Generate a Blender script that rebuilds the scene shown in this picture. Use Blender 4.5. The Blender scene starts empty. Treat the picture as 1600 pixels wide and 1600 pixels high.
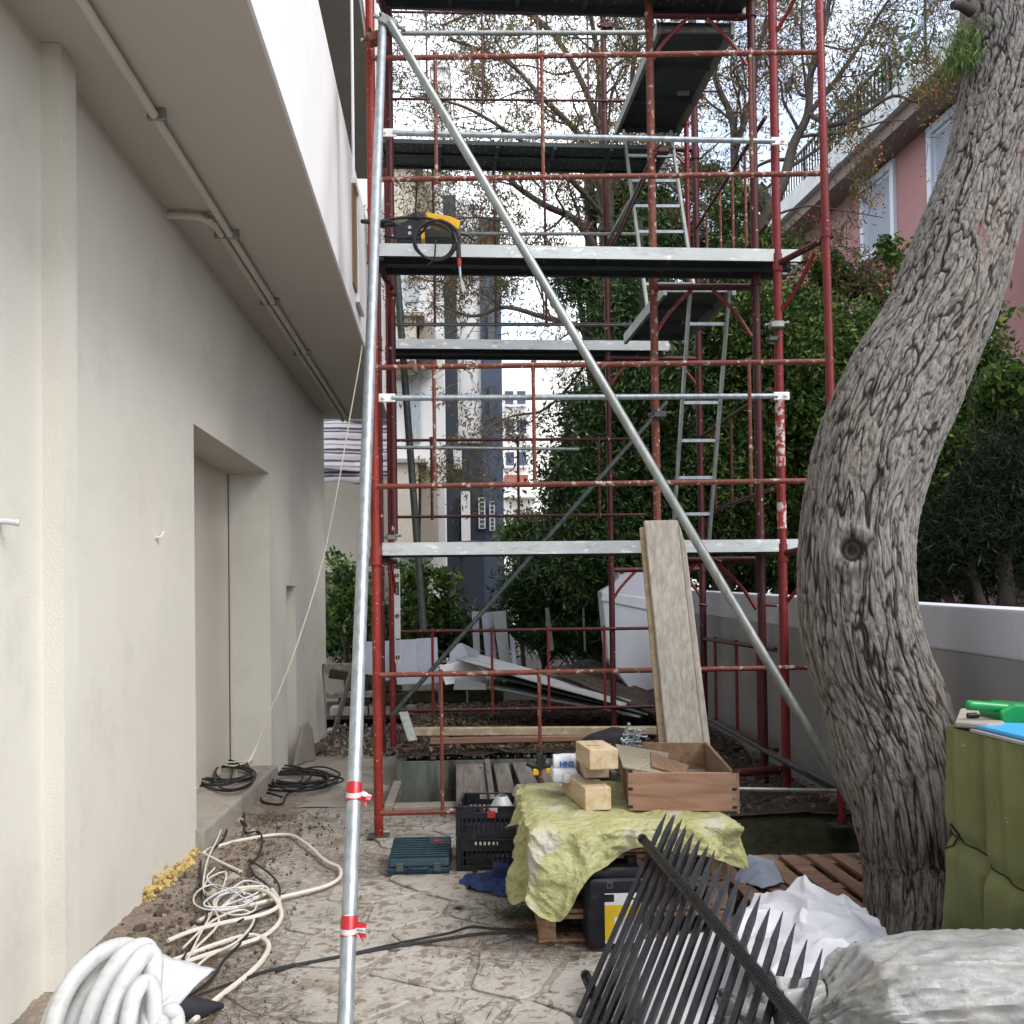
import bpy, bmesh, math, random
import numpy as np
from mathutils import Vector, Matrix, noise, Euler
random.seed(7); np.random.seed(7)
sc = bpy.context.scene; COL = sc.collection
R = math.radians
# ---------------------------------------------------------------- camera
F = 1600.0; CX = 800.0; CY = 909.0
EYE = Vector((0, 0, 1.54))
YAW = math.atan(75/1600); PITCH = R(1.1); ROLL = -0.0135
ROT = Matrix.Rotation(-YAW, 3, 'Z') @ Matrix.Rotation(math.pi/2+PITCH, 3, 'X') @ Matrix.Rotation(ROLL, 3, 'Z')
cam_d = bpy.data.cameras.new('camera'); cam = bpy.data.objects.new('camera', cam_d); COL.objects.link(cam)
cam.matrix_world = Matrix.Translation(EYE) @ ROT.to_4x4()
cam_d.sensor_width = 36; cam_d.lens = 36*F/1600; cam_d.shift_y = (CY-800)/1600
cam_d.clip_start = 0.05; cam_d.clip_end = 1500
sc.camera = cam
# ---------------------------------------------------------------- world and light: bright overcast
SUN_EL, SUN_AZ = R(48), R(128)
w = bpy.data.worlds.new('World'); sc.world = w; w.use_nodes = True
wn = w.node_tree; wn.nodes.clear()
wo = wn.nodes.new('ShaderNodeOutputWorld'); wb = wn.nodes.new('ShaderNodeBackground')
sk = wn.nodes.new('ShaderNodeTexSky'); sk.sky_type = 'NISHITA'; sk.sun_disc = False
sk.sun_elevation = SUN_EL; sk.sun_rotation = SUN_AZ; sk.dust_density = 2.0; sk.air_density = 1.0
tc = wn.nodes.new('ShaderNodeTexCoord'); nz = wn.nodes.new('ShaderNodeTexNoise')
nz.inputs['Scale'].default_value = 3.2; nz.inputs['Detail'].default_value = 6
cr = wn.nodes.new('ShaderNodeValToRGB'); cr.color_ramp.elements[0].position = 0.40; cr.color_ramp.elements[1].position = 0.60
cr.color_ramp.elements[0].color = (0.25, 0.25, 0.25, 1); cr.color_ramp.elements[1].color = (1, 1, 1, 1)
mx = wn.nodes.new('ShaderNodeMixRGB'); mx.inputs[2].default_value = (9.6, 9.9, 10.4, 1)
wn.links.new(tc.outputs['Generated'], nz.inputs['Vector']); wn.links.new(nz.outputs['Fac'], cr.inputs['Fac'])
wn.links.new(cr.outputs['Color'], mx.inputs['Fac']); wn.links.new(sk.outputs['Color'], mx.inputs[1])
wn.links.new(mx.outputs['Color'], wb.inputs['Color']); wb.inputs['Strength'].default_value = 0.11
wn.links.new(wb.outputs['Background'], wo.inputs['Surface'])
sl = bpy.data.lights.new('sun', 'SUN'); sl.energy = 1.0; sl.angle = R(25); sl.color = (1, 0.97, 0.92)
so = bpy.data.objects.new('sun', sl); COL.objects.link(so)
sd = Vector((math.sin(SUN_AZ)*math.cos(SUN_EL), math.cos(SUN_AZ)*math.cos(SUN_EL), math.sin(SUN_EL)))
so.rotation_euler = sd.to_track_quat('Z', 'Y').to_euler()
so.location = (6, -6, 14)
sc.view_settings.view_transform = 'Standard'; sc.view_settings.look = 'None'
sc.view_settings.exposure = 1.35; sc.view_settings.gamma = 1.0; sc.view_settings.use_curve_mapping = False
# ---------------------------------------------------------------- helpers: real points of the place
def ray(px, py): return (ROT @ Vector(((px-CX)/F, -(py-CY)/F, -1))).normalized()
def aty(px, py, Y):
    d = ray(px, py); return EYE + d*((Y-EYE.y)/d.y)
def atz(px, py, Z=0.0):
    d = ray(px, py); return EYE + d*((Z-EYE.z)/d.z)
def atx(px, py, X):
    d = ray(px, py); return EYE + d*((X-EYE.x)/d.x)
def V(*a): return Vector(a)
class MB:
    def __init__(s): s.v = []; s.f = []
    def add(s, vs, fs):
        o = len(s.v); s.v += [tuple(p) for p in vs]; s.f += [tuple(i+o for i in q) for q in fs]; return s
    def box(s, c, d, M=None):
        c = Vector(c); hx, hy, hz = d[0]/2, d[1]/2, d[2]/2
        P = [Vector((x, y, z)) for z in (-hz, hz) for x, y in ((-hx, -hy), (hx, -hy), (hx, hy), (-hx, hy))]
        if M is not None: P = [M @ p for p in P]
        return s.add([c+p for p in P], [(3, 2, 1, 0), (4, 5, 6, 7), (0, 1, 5, 4), (1, 2, 6, 5), (2, 3, 7, 6), (3, 0, 4, 7)])
    def span(s, a, b):
        a = Vector(a); b = Vector(b); return s.box((a+b)/2, [abs(q) for q in (b-a)])
    def beam(s, a, b, wd, ht, up=(0, 0, 1)):
        a = Vector(a); b = Vector(b); y = (b-a); L = y.length; y.normalize()
        x = y.cross(Vector(up)); x.normalize(); z = x.cross(y)
        M = Matrix((x, y, z)).transposed()
        return s.box((a+b)/2, (wd, L, ht), M)
    def tube(s, pts, r, n=10, cap=True):
        pts = [Vector(p) for p in pts]; m = len(pts)
        rs = r if isinstance(r, (list, tuple)) else [r]*m
        ref = None; vs = []
        for i, p in enumerate(pts):
            t = (pts[min(i+1, m-1)]-pts[max(i-1, 0)])
            if t.length < 1e-9: t = Vector((0, 0, 1))
            t.normalize()
            if ref is None:
                ref = t.orthogonal().normalized()
            else:
                ref = (ref - t*ref.dot(t))
                if ref.length < 1e-6: ref = t.orthogonal()
                ref.normalize()
            b = t.cross(ref)
            for k in range(n):
                a = 2*math.pi*k/n; vs.append(p+(ref*math.cos(a)+b*math.sin(a))*rs[i])
        fs = [(i*n+k, i*n+(k+1) % n, (i+1)*n+(k+1) % n, (i+1)*n+k) for i in range(m-1) for k in range(n)]
        if cap: fs += [tuple(range(n-1, -1, -1)), tuple((m-1)*n+k for k in range(n))]
        return s.add(vs, fs)
    def prism(s, poly, d):
        d = Vector(d); n = len(poly); P = [Vector(p) for p in poly]
        return s.add(P+[p+d for p in P], [tuple(range(n-1, -1, -1)), tuple(range(n, 2*n))]+[(i, (i+1) % n, n+(i+1) % n, n+i) for i in range(n)])
    def grid(s, fn, nu, nv, closeu=False):
        vs = [fn(i/(nu if closeu else nu-1), j/(nv-1)) for j in range(nv) for i in range(nu)]
        fs = [(j*nu+i, j*nu+(i+1) % nu, (j+1)*nu+(i+1) % nu, (j+1)*nu+i) for j in range(nv-1) for i in range(nu if closeu else nu-1)]
        return s.add(vs, fs)
def put(name, me, mat, parent):
    o = bpy.data.objects.new(name, me); COL.objects.link(o)
    if mat is not None: me.materials.append(mat)
    if parent is not None: o.parent = parent
    return o
def wloc(o):
    l = Vector((0, 0, 0))
    while o is not None: l += o.location; o = o.parent
    return l
def build(name, mb, mat, parent=None, smooth=False, bevel=0.0, seg=1, solid=0.0):
    if parent is not None: base = wloc(parent); loc = Vector((0, 0, 0))
    else:
        a = np.array(mb.v); lo = a.min(0); hi = a.max(0)
        base = Vector(((lo[0]+hi[0])/2, (lo[1]+hi[1])/2, lo[2])); loc = base
    me = bpy.data.meshes.new(name)
    me.from_pydata([(x-base.x, y-base.y, z-base.z) for x, y, z in mb.v], [], mb.f)
    if bevel > 0:
        bm = bmesh.new(); bm.from_mesh(me)
        bmesh.ops.bevel(bm, geom=[e for e in bm.edges if len(e.link_faces) == 2 and e.calc_face_angle(0) > 0.5], offset=bevel, segments=seg, affect='EDGES', profile=0.6)
        bm.to_mesh(me); bm.free()
    if smooth:
        me.shade_smooth(); me.set_sharp_from_angle(angle=R(smooth if smooth is not True else 42))
    me.validate(); me.update()
    o = put(name, me, mat, parent); o.location = loc
    if solid:
        m = o.modifiers.new('thickness', 'SOLIDIFY'); m.thickness = solid
    return o
def tag(o, label=None, cat=None, group=None, kind=None):
    if label: o['label'] = label
    if cat: o['category'] = cat
    if group: o['group'] = group
    if kind: o['kind'] = kind
    return o
def thing(name, loc, label, cat, group=None):
    o = bpy.data.objects.new(name, None); COL.objects.link(o); o.location = loc; o.empty_display_size = 0.1
    return tag(o, label, cat, group)
def cyl(mb, a, b, r, n=12): return mb.tube([a, b], r, n)
def crv(pts, k=6):
    """Catmull-Rom through points"""
    P = [Vector(p) for p in pts]; P = [P[0]*2-P[1]]+P+[P[-1]*2-P[-2]]; out = []
    for i in range(1, len(P)-2):
        for j in range(k):
            t = j/k; a, b, c, d = P[i-1:i+3]
            out.append(0.5*((2*b)+(c-a)*t+(2*a-5*b+4*c-d)*t*t+(3*b-a-3*c+d)*t*t*t))
    out.append(P[-2]); return out
# ---------------------------------------------------------------- materials
def nodes(name):
    m = bpy.data.materials.new(name); m.use_nodes = True; nt = m.node_tree
    return m, nt, nt.nodes['Principled BSDF'], nt.nodes.new, nt.links.new
def col(c): return (c[0], c[1], c[2], 1)
def coords(nt, new, link, stretch, kind='Object'):
    t = new('ShaderNodeTexCoord'); mp = new('ShaderNodeMapping'); mp.inputs['Scale'].default_value = stretch
    link(t.outputs[kind], mp.inputs['Vector']); return mp
def pm(name, c1, c2=None, scale=6.0, rough=0.7, metal=0.0, bump=0.0, bscale=60.0, stretch=(1, 1, 1), lo=0.35, hi=0.65,
       c3=None, s3=40.0, lo3=0.6, hi3=0.66, spec=0.4, dist=0.01, dirt=None):
    m, nt, b, new, link = nodes(name)
    b.inputs['Roughness'].default_value = rough; b.inputs['Metallic'].default_value = metal
    b.inputs['Specular IOR Level'].default_value = spec
    mp = coords(nt, new, link, stretch)
    n = new('ShaderNodeTexNoise'); n.inputs['Scale'].default_value = scale; n.inputs['Detail'].default_value = 8; n.inputs['Roughness'].default_value = 0.6
    link(mp.outputs[0], n.inputs['Vector'])
    r = new('ShaderNodeValToRGB'); e = r.color_ramp.elements
    e[0].position = lo; e[1].position = hi; e[0].color = col(c1); e[1].color = col(c2 or c1)
    link(n.outputs['Fac'], r.inputs['Fac']); out = r.outputs['Color']
    if c3:
        n3 = new('ShaderNodeTexNoise'); n3.inputs['Scale'].default_value = s3; n3.inputs['Detail'].default_value = 5
        link(mp.outputs[0], n3.inputs['Vector'])
        r3 = new('ShaderNodeValToRGB'); r3.color_ramp.elements[0].position = lo3; r3.color_ramp.elements[1].position = hi3
        link(n3.outputs['Fac'], r3.inputs['Fac'])
        x = new('ShaderNodeMixRGB'); x.inputs[2].default_value = col(c3); link(r3.outputs['Color'], x.inputs['Fac']); link(out, x.inputs[1]); out = x.outputs[0]
    if dirt:
        n4 = new('ShaderNodeTexNoise'); n4.inputs['Scale'].default_value = dirt[1]; n4.inputs['Detail'].default_value = 10; n4.inputs['Roughness'].default_value = 0.7
        link(mp.outputs[0], n4.inputs['Vector'])
        r4 = new('ShaderNodeValToRGB'); r4.color_ramp.elements[0].position = dirt[2]; r4.color_ramp.elements[1].position = dirt[3]
        link(n4.outputs['Fac'], r4.inputs['Fac'])
        x = new('ShaderNodeMixRGB'); x.inputs[2].default_value = col(dirt[0]); link(r4.outputs['Color'], x.inputs['Fac']); link(out, x.inputs[1]); out = x.outputs[0]
    link(out, b.inputs['Base Color'])
    if bump:
        nb = new('ShaderNodeTexNoise'); nb.inputs['Scale'].default_value = bscale; nb.inputs['Detail'].default_value = 6
        link(mp.outputs[0], nb.inputs['Vector'])
        bp = new('ShaderNodeBump'); bp.inputs['Strength'].default_value = bump; bp.inputs['Distance'].default_value = dist
        link(nb.outputs['Fac'], bp.inputs['Height']); link(bp.outputs['Normal'], b.inputs['Normal'])
    return m
def leafmat(name, stops, rough=0.6, trans=0.25):
    m, nt, b, new, link = nodes(name)
    g = new('ShaderNodeNewGeometry'); r = new('ShaderNodeValToRGB'); r.color_ramp.interpolation = 'LINEAR'
    e = r.color_ramp.elements
    while len(e) < len(stops): e.new(0.5)
    for i, (p, c) in enumerate(stops): e[i].position = p; e[i].color = col(c)
    link(g.outputs['Random Per Island'], r.inputs['Fac']); link(r.outputs['Color'], b.inputs['Base Color'])
    b.inputs['Roughness'].default_value = rough; b.inputs['Specular IOR Level'].default_value = 0.3
    t = new('ShaderNodeBsdfTranslucent'); link(r.outputs['Color'], t.inputs['Color'])
    x = new('ShaderNodeMixShader'); x.inputs[0].default_value = trans
    link(b.outputs[0], x.inputs[1]); link(t.outputs[0], x.inputs[2]); link(x.outputs[0], nt.nodes['Material Output'].inputs['Surface'])
    return m
def stripes(name, axis, scale, stops, rough=0.8, bump=0.1):
    m, nt, b, new, link = nodes(name)
    t = new('ShaderNodeTexCoord'); sp = new('ShaderNodeSeparateXYZ'); link(t.outputs['Object'], sp.inputs[0])
    nn = new('ShaderNodeTexNoise'); nn.inputs['Scale'].default_value = 9
    mu = new('ShaderNodeMath'); mu.operation = 'MULTIPLY'; mu.inputs[1].default_value = scale
    ad = new('ShaderNodeMath'); ad.operation = 'MULTIPLY_ADD'; ad.inputs[1].default_value = 0.08
    fr = new('ShaderNodeMath'); fr.operation = 'FRACT'
    link(sp.outputs[axis], mu.inputs[0]); link(nn.outputs['Fac'], ad.inputs[0]); link(mu.outputs[0], ad.inputs[2]); link(ad.outputs[0], fr.inputs[0])
    r = new('ShaderNodeValToRGB'); r.color_ramp.interpolation = 'CONSTANT'; e = r.color_ramp.elements
    while len(e) < len(stops): e.new(0.5)
    for i, (p, c) in enumerate(stops): e[i].position = p; e[i].color = col(c)
    link(fr.outputs[0], r.inputs['Fac']); link(r.outputs['Color'], b.inputs['Base Color']); b.inputs['Roughness'].default_value = rough
    return m
M = {}
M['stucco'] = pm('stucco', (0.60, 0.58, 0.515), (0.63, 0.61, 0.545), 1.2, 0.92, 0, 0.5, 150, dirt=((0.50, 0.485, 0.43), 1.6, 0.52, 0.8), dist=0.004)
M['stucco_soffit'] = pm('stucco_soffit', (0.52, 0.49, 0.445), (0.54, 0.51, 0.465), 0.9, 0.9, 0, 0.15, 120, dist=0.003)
M['white_paint'] = pm('white_paint', (0.80, 0.80, 0.80), (0.76, 0.76, 0.76), 3, 0.75, 0, 0.1, 80, dist=0.003)
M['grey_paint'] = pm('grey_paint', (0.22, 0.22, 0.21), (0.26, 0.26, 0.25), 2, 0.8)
M['door_paint'] = pm('door_paint', (0.58, 0.53, 0.45), (0.61, 0.56, 0.48), 2, 0.6, 0, 0.1, 40)
M['plain_white'] = pm('plain_white', (0.60, 0.61, 0.62), (0.54, 0.55, 0.57), 5, 0.5)
M['wall_white'] = pm('wall_white', (0.55, 0.57, 0.63), (0.47, 0.49, 0.54), 2.2, 0.85, 0, 0.3, 60, stretch=(1, 1, .4), dirt=((0.5, 0.5, 0.5), 3, 0.62, 0.85))
M['wall_grey'] = pm('wall_grey', (0.26, 0.26, 0.26), (0.33, 0.33, 0.33), 2.0, 0.9, 0, 0.3, 60, stretch=(1, 1, .4), dirt=((0.28, 0.28, 0.27), 2, 0.55, 0.85))
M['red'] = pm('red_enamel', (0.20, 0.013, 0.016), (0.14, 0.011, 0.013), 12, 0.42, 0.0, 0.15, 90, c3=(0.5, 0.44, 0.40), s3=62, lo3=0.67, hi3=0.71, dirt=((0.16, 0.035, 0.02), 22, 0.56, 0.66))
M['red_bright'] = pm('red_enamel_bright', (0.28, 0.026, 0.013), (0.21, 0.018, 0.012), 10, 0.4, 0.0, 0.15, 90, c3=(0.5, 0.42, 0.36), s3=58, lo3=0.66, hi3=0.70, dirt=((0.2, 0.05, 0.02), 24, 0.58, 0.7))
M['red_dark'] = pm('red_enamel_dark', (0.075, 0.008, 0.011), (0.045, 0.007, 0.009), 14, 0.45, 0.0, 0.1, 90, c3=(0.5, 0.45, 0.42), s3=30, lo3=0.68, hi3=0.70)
M['red_worn'] = pm('red_enamel_worn', (0.17, 0.026, 0.020), (0.16, 0.055, 0.032), 9, 0.6, 0.0, 0.35, 60, c3=(0.45, 0.40, 0.34), s3=23, lo3=0.585, hi3=0.65, dirt=((0.16, 0.07, 0.04), 20, 0.52, 0.62))
M['red_white'] = pm('red_enamel_half_white', (0.33, 0.04, 0.035), (0.28, 0.035, 0.03), 9, 0.6, 0.0, 0.3, 60, c3=(0.5, 0.46, 0.43), s3=26, lo3=0.50, hi3=0.54)
M['galv'] = pm('galvanised', (0.22, 0.24, 0.225), (0.34, 0.36, 0.345), 26, 0.42, 0.55, 0.12, 80, stretch=(1, 1, 0.25), dirt=((0.2, 0.22, 0.2), 10, 0.52, 0.75))
M['galv_new'] = pm('galvanised_bright', (0.26, 0.29, 0.31), (0.40, 0.44, 0.47), 34, 0.42, 0.55, 0.08, 80, stretch=(1, 1, 0.2), dirt=((0.3, 0.31, 0.3), 9, 0.6, 0.8))
M['galv_dark'] = pm('galvanised_dark', (0.055, 0.068, 0.068), (0.10, 0.115, 0.11), 20, 0.5, 0.4, 0.1, 80)
M['deck'] = pm('deck_steel', (0.46, 0.49, 0.49), (0.53, 0.56, 0.56), 9, 0.5, 0.25, 0.15, 60, stretch=(.4, 1, 1), dirt=((0.33, 0.32, 0.28), 14, 0.54, 0.72), c3=(0.75, 0.75, 0.73), s3=25, lo3=0.6, hi3=0.68)
M['deck_shaded'] = pm('deck_steel_shaded', (0.035, 0.045, 0.05), (0.055, 0.065, 0.07), 7, 0.55, 0.2, 0.1, 60, c3=(0.3, 0.29, 0.27), s3=20, lo3=0.7, hi3=0.74)  # same deck steel, darkened: shade under the decks put into the colour
M['wood'] = pm('bare_wood', (0.46, 0.37, 0.25), (0.34, 0.26, 0.17), 7, 0.75, 0, 0.25, 40, stretch=(1, 1, 1), c3=(0.56, 0.50, 0.40), s3=12, lo3=0.5, hi3=0.7)
def woodgrain(name, c1, c2, c3, axis=2, sc_=14, knots=True):
    m, nt, b, new, link = nodes(name)
    st = [sc_, sc_, sc_]; st[axis] = sc_*0.06
    mp = coords(nt, new, link, st)
    n = new('ShaderNodeTexNoise'); n.inputs['Scale'].default_value = 1.6; n.inputs['Detail'].default_value = 9; n.inputs['Distortion'].default_value = 0.8
    link(mp.outputs[0], n.inputs['Vector'])
    r = new('ShaderNodeValToRGB'); e = r.color_ramp.elements; e.new(0.5)
    for i, (p, c) in enumerate(((0.3, c1), (0.5, c2), (0.68, c3))): e[i].position = p; e[i].color = col(c)
    link(n.outputs['Fac'], r.inputs['Fac']); out = r.outputs['Color']
    if knots:
        st2 = [7, 7, 7]; st2[axis] = 3
        mp2 = coords(nt, new, link, st2); vo = new('ShaderNodeTexVoronoi'); vo.inputs['Scale'].default_value = 1.0
        link(mp2.outputs[0], vo.inputs['Vector']); rk = new('ShaderNodeValToRGB')
        rk.color_ramp.elements[0].position = 0.06; rk.color_ramp.elements[1].position = 0.13
        rk.color_ramp.elements[0].color = (1, 1, 1, 1); rk.color_ramp.elements[1].color = (0, 0, 0, 1)
        link(vo.outputs['Distance'], rk.inputs['Fac'])
        x = new('ShaderNodeMixRGB'); x.inputs[2].default_value = col([q*0.3 for q in c1]); link(rk.outputs['Color'], x.inputs['Fac']); link(out, x.inputs[1]); out = x.outputs[0]
    link(out, b.inputs['Base Color']); b.inputs['Roughness'].default_value = 0.8
    bp = new('ShaderNodeBump'); bp.inputs['Strength'].default_value = 0.3; bp.inputs['Distance'].default_value = 0.004
    link(n.outputs['Fac'], bp.inputs['Height']); link(bp.outputs['Normal'], b.inputs['Normal'])
    return m
M['board'] = woodgrain('dusty_board', (0.27, 0.235, 0.19), (0.36, 0.325, 0.275), (0.43, 0.40, 0.355), 2, 22, False)
M['oldwood'] = woodgrain('weathered_board', (0.10, 0.085, 0.07), (0.19, 0.17, 0.145), (0.27, 0.245, 0.215), 1, 14)
M['pine'] = woodgrain('pine_block', (0.40, 0.27, 0.15), (0.48, 0.37, 0.23), (0.53, 0.44, 0.31), 1, 16, False)
M['drawer'] = woodgrain('drawer_wood', (0.17, 0.085, 0.055), (0.26, 0.145, 0.095), (0.33, 0.20, 0.135), 0, 12)
M['drawer_in'] = woodgrain('drawer_wood_inside', (0.16, 0.09, 0.05), (0.24, 0.15, 0.09), (0.30, 0.19, 0.11), 1, 12)
M['pallet'] = woodgrain('pallet_wood', (0.16, 0.085, 0.05), (0.26, 0.15, 0.09), (0.33, 0.21, 0.13), 1, 14)
M['ply'] = pm('chipboard', (0.22, 0.18, 0.13), (0.32, 0.27, 0.2), 60, 0.85, 0, 0.3, 90, c3=(0.4, 0.35, 0.27), s3=120, lo3=0.5, hi3=0.6)
M['black_plastic'] = pm('black_plastic', (0.006, 0.006, 0.010), (0.010, 0.010, 0.015), 8, 0.4, 0, 0.05, 60, dirt=((0.09, 0.085, 0.08), 16, 0.58, 0.8))
M['rubber'] = pm('black_rubber', (0.010, 0.010, 0.011), (0.02, 0.02, 0.02), 12, 0.55)
M['iron'] = pm('black_iron', (0.005, 0.005, 0.007), (0.012, 0.012, 0.016), 18, 0.42, 0.0, 0.3, 70, c3=(0.20, 0.20, 0.21), s3=30, lo3=0.74, hi3=0.78)
M['case'] = pm('teal_case', (0.005, 0.026, 0.040), (0.009, 0.036, 0.054), 12, 0.5, 0, 0.1, 60, dirt=((0.12, 0.14, 0.15), 14, 0.6, 0.85))
M['red_flat'] = pm('red_print', (0.4, 0.02, 0.02), (0.3, 0.02, 0.02), 30, 0.5)
M['blue_flat'] = pm('blue_print', (0.01, 0.11, 0.33), (0.01, 0.09, 0.28), 30, 0.5)
M['yellow_flat'] = pm('yellow_print', (0.62, 0.42, 0.01), (0.55, 0.36, 0.02), 12, 0.5)
M['yellow_plastic'] = pm('yellow_plastic', (0.75, 0.42, 0.01), (0.68, 0.37, 0.01), 12, 0.35)
M['blue_cloth'] = pm('blue_cloth', (0.005, 0.012, 0.04), (0.01, 0.04, 0.15), 8, 0.7, 0, 0.3, 30)
M['tarp'] = pm('yellow_tarp', (0.31, 0.305, 0.125), (0.37, 0.36, 0.175), 4, 0.55, 0, 0.6, 30, dist=0.03, dirt=((0.36, 0.33, 0.22), 4, 0.56, 0.72), c3=(0.40, 0.375, 0.31), s3=6, lo3=0.54, hi3=0.66)
M['green_tarp'] = pm('olive_tarp', (0.125, 0.14, 0.048), (0.16, 0.175, 0.066), 3, 0.5, 0, 0.35, 14, dist=0.02, c3=(0.40, 0.42, 0.3), s3=24, lo3=0.72, hi3=0.76)
M['white_sack'] = pm('white_sack', (0.62, 0.62, 0.66), (0.54, 0.54, 0.58), 7, 0.55, 0, 0.3, 14, dist=0.02, dirt=((0.5, 0.46, 0.40), 5, 0.58, 0.8))
M['grey_sack'] = pm('grey_sack', (0.20, 0.205, 0.195), (0.30, 0.30, 0.29), 9, 0.42, 0, 0.5, 20, dist=0.015, c3=(0.20, 0.21, 0.21), s3=95, lo3=0.56, hi3=0.64, dirt=((0.27, 0.24, 0.18), 6, 0.5, 0.75))
M['white_hose'] = pm('white_hose', (0.52, 0.54, 0.55), (0.46, 0.47, 0.47), 9, 0.38, 0, 0.15, 60, dirt=((0.36, 0.32, 0.26), 22, 0.5, 0.8))
M['cream_cable'] = pm('cream_cable', (0.58, 0.53, 0.45), (0.64, 0.60, 0.52), 9, 0.5, dirt=((0.4, 0.35, 0.28), 14, 0.55, 0.8))
M['green_plastic'] = pm('green_plastic', (0.006, 0.24, 0.055), (0.006, 0.2, 0.05), 6, 0.3)
M['cyan_plastic'] = pm('cyan_plastic', (0.06, 0.36, 0.72), (0.05, 0.33, 0.68), 6, 0.4)
M['stone'] = pm('paving_stone', (0.38, 0.36, 0.325), (0.31, 0.285, 0.25), 3.2, 0.9, 0, 1.0, 34, dist=0.012, c3=(0.21, 0.165, 0.13), s3=18, lo3=0.56, hi3=0.62, dirt=((0.19, 0.145, 0.11), 2.1, 0.56, 0.66))
M['mortar'] = pm('mortar', (0.29, 0.26, 0.225), (0.20, 0.17, 0.14), 6, 0.95, 0, 1.0, 40, c3=(0.36, 0.335, 0.30), s3=26, lo3=0.48, hi3=0.6, dirt=((0.15, 0.115, 0.085), 2.1, 0.56, 0.66))
M['concrete'] = pm('concrete', (0.33, 0.30, 0.26), (0.26, 0.235, 0.20), 3, 0.95, 0, 0.6, 35, dirt=((0.15, 0.12, 0.09), 4, 0.55, 0.7))
M['soil'] = pm('soil', (0.035, 0.027, 0.021), (0.065, 0.05, 0.038), 5, 0.98, 0, 1.0, 30, dist=0.03, c3=(0.2, 0.16, 0.12), s3=45, lo3=0.63, hi3=0.7)
M['dirt'] = pm('dirt', (0.17, 0.13, 0.10), (0.27, 0.225, 0.18), 4, 0.98, 0, 1.0, 45, dist=0.02, c3=(0.30, 0.26, 0.21), s3=70, lo3=0.58, hi3=0.66, dirt=((0.14, 0.07, 0.055), 3.1, 0.56, 0.66))
M['pitwall'] = pm('pit_wall', (0.10, 0.12, 0.10), (0.17, 0.19, 0.165), 5, 0.9, 0, 0.2, 40, stretch=(2.2, 1, 0.35), dirt=((0.05, 0.045, 0.035), 3, 0.5, 0.65))
M['moss'] = pm('mossy_stone', (0.022, 0.028, 0.010), (0.05, 0.045, 0.025), 12, 0.98, 0, 1.0, 50, dist=0.02)
M['foam'] = pm('yellow_foam', (0.55, 0.42, 0.16), (0.44, 0.31, 0.11), 20, 0.9, 0, 1.0, 60, dist=0.01)
M['cloth_black'] = pm('black_cloth', (0.012, 0.012, 0.016), (0.02, 0.02, 0.028), 10, 0.8, 0, 0.4, 30)
M['blue_white'] = pm('bluish_board', (0.33, 0.36, 0.43), (0.38, 0.41, 0.48), 3, 0.6, dirt=((0.36, 0.34, 0.33), 5, 0.6, 0.8))
M['marble'] = pm('pale_board', (0.28, 0.29, 0.30), (0.34, 0.35, 0.36), 4, 0.6, dirt=((0.25, 0.23, 0.2), 5, 0.6, 0.8))
M['pink'] = pm('pink_stucco', (0.33, 0.17, 0.165), (0.37, 0.20, 0.195), 1.0, 0.92, 0, 0.2, 30, dirt=((0.34, 0.16, 0.15), 0.8, 0.55, 0.8))
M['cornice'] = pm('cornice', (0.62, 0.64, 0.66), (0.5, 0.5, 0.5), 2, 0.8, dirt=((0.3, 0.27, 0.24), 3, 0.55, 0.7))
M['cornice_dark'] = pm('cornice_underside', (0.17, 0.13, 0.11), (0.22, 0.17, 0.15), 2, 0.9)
M['shutter'] = pm('shutter', (0.50, 0.56, 0.64), (0.46, 0.52, 0.60), 3, 0.6)
M['frame_white'] = pm('frame_white', (0.56, 0.60, 0.68), (0.52, 0.56, 0.64), 3, 0.6)
M['apt_white'] = pm('apartment_white', (0.62, 0.62, 0.62), (0.66, 0.66, 0.66), 0.4, 0.9)
M['apt_cream'] = pm('apartment_cream', (0.50, 0.45, 0.37), (0.54, 0.49, 0.41), 0.6, 0.9, dirt=((0.4, 0.36, 0.30), 1, 0.5, 0.8))
M['apt_slate'] = pm('apartment_slate', (0.028, 0.036, 0.050), (0.038, 0.046, 0.062), 0.5, 0.9)
M['apt_blue'] = pm('apartment_blue', (0.060, 0.078, 0.12), (0.072, 0.09, 0.135), 0.5, 0.9)
M['far_white'] = pm('far_white', (0.80, 0.78, 0.74), (0.84, 0.82, 0.78), 0.3, 0.9)
M['taupe'] = pm('taupe', (0.30, 0.27, 0.23), (0.34, 0.31, 0.26), 2, 0.9)
M['brown_wood'] = pm('brown_frame', (0.16, 0.10, 0.05), (0.3, 0.2, 0.1), 9, 0.6, stretch=(1, 1, .2))
M['terracotta'] = pm('terracotta', (0.24, 0.08, 0.05), (0.3, 0.11, 0.07), 6, 0.8)
m_, nt_, b_, _, _ = nodes('window_glass'); b_.inputs['Base Color'].default_value = (0.03, 0.04, 0.05, 1); b_.inputs['Roughness'].default_value = 0.08; M['glass'] = m_
M['awning'] = stripes('striped_awning', 2, 3.1, [(0, (0.50, 0.47, 0.50)), (0.10, (0.06, 0.055, 0.07)), (0.17, (0.36, 0.34, 0.37)), (0.24, (0.05, 0.045, 0.06)), (0.34, (0.52, 0.49, 0.52)), (0.5, (0.22, 0.20, 0.22)), (0.56, (0.55, 0.52, 0.55)), (0.72, (0.09, 0.07, 0.085)), (0.82, (0.42, 0.39, 0.42))])
M['tape'] = stripes('barrier_tape', 2, 17, [(0, (0.40, 0.012, 0.02)), (0.72, (0.5, 0.48, 0.48))], 0.35)
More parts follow.
